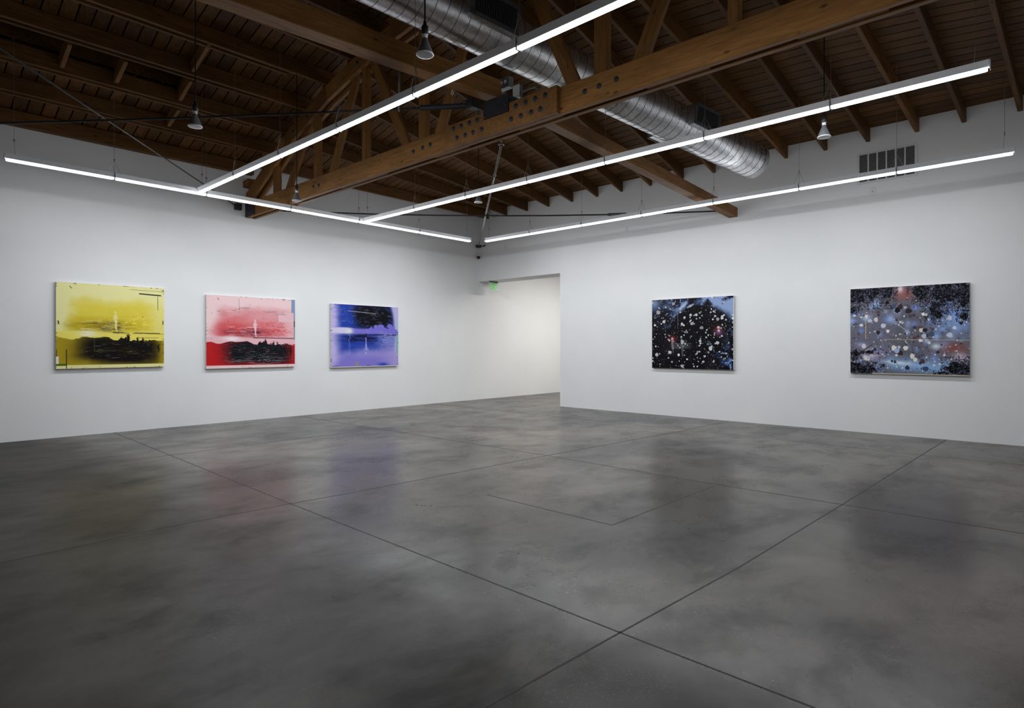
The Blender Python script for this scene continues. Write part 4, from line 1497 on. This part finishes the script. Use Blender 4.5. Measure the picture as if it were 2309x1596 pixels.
    c.lines(130, (0, 0.98), (0.0, 0.32), (0.006, 0.03), 0.012, 0.003, [(9, 9, 12)], (0.8, 1), region=(np.abs(U - 0.46) > 0.05).astype(float) * sstep(0.34, 0.05, V))
    c.dots(150, (0.001, 0.004), [(150, 160, 190), (200, 206, 220)], fol * 0.5)
    c.seg(0.01, 0.83, 0.20, 0.66, 0.003, (18, 18, 22), 0.9)
    c.seg(0.02, 0.86, 0.12, 0.75, 0.0025, (18, 18, 22), 0.9)
    c.put(sstep(0.988, 0.992, V) * (U > 0.2), (196, 184, 160))
    return c


def painting(cv, origin, right, w, h, label, side_mat, thick=0.045):
    """origin: top left corner as seen; right: unit vector along the wall to the viewer's right"""
    o = Vector(origin)
    rt = Vector(right)
    nrm = Vector((0, -1, 0)) if abs(rt.x) > 0.5 else Vector((-1, 0, 0))       # out of the wall
    # stretched canvas body
    bm = bmesh.new()
    a = o + nrm * 0.003
    b = o + rt * w - Vector((0, 0, h)) + nrm * thick
    xs, ys, zs = sorted((a.x, b.x)), sorted((a.y, b.y)), sorted((a.z, b.z))
    c0 = Vector(((xs[0] + xs[1]) / 2, (ys[0] + ys[1]) / 2, (zs[0] + zs[1]) / 2))
    add_box(bm, xs[0] - c0.x, xs[1] - c0.x, ys[0] - c0.y, ys[1] - c0.y, zs[0] - c0.z, zs[1] - c0.z, 0.003)
    body = from_bm('painting', bm, side_mat, None, Matrix.Translation(c0))
    tag(body, label, 'painting')
    # painted face
    H_, W_ = cv.h, cv.w
    gu, gv = np.meshgrid(np.linspace(0.001, 0.999, W_ + 1), np.linspace(0.001, 0.999, H_ + 1))
    off = o + nrm * (thick + 0.0012) - c0
    co = np.zeros((H_ + 1, W_ + 1, 3))
    for i in range(3):
        co[..., i] = off[i] + rt[i] * gu * w
    co[..., 2] -= gv * h
    idx = np.arange((H_ + 1) * (W_ + 1)).reshape(H_ + 1, W_ + 1)
    q = np.stack([idx[:-1, :-1], idx[1:, :-1], idx[1:, 1:], idx[:-1, 1:]], -1).reshape(-1, 4)
    me = bpy.data.meshes.new('painted_face')
    me.vertices.add(co.size // 3)
    me.vertices.foreach_set('co', co.reshape(-1))
    me.loops.add(q.size)
    me.loops.foreach_set('vertex_index', q.reshape(-1).astype(np.int32))
    me.polygons.add(len(q))
    me.polygons.foreach_set('loop_start', (np.arange(len(q)) * 4).astype(np.int32))
    me.polygons.foreach_set('loop_total', np.full(len(q), 4, np.int32))
    me.update(calc_edges=True)
    at = me.attributes.new('paint', 'FLOAT_COLOR', 'FACE')
    s = np.clip(cv.a / 255, 0, 1)
    lin = np.where(s <= 0.04045, s / 12.92, ((s + 0.055) / 1.055) ** 2.4)
    lin = np.clip(lin * PAINT_GAIN, 0, 0.9)
    at.data.foreach_set('color', np.concatenate([lin.reshape(-1, 3), np.ones((len(q), 1))], 1).astype(np.float32).reshape(-1))
    f = link('painted_face', me, M['paint'], body, Matrix.Translation(c0))
    return body


PAINT_GAIN = 1.05
XR = (1, 0, 0)
YR = (0, -1, 0)
painting(ylw(), (1.957, DL, 2.300), XR, 1.441, 1.285, 'yellow painting with dark wooded shore on the left wall', M['canvas_edge'])
painting(rdd(), (4.057, DL, 2.243), XR, 1.625, 1.285, 'pink and red painting with dark shore on the left wall', M['canvas_edge'])
painting(blu(), (6.449, DL, 2.213), XR, 1.667, 1.300, 'blue and violet painting nearest the doorway on the left wall', M['canvas_edge'])
painting(night(), (DR, 5.995, 2.258), YR, 1.643, 1.335, 'black night sky painting with white spots on the right wall', M['canvas_edge'])
painting(forest(), (DR, 2.489, 2.250), YR, 1.509, 1.325, 'grey blue splattered painting framed by black foliage on the right wall', M['canvas_edge'])
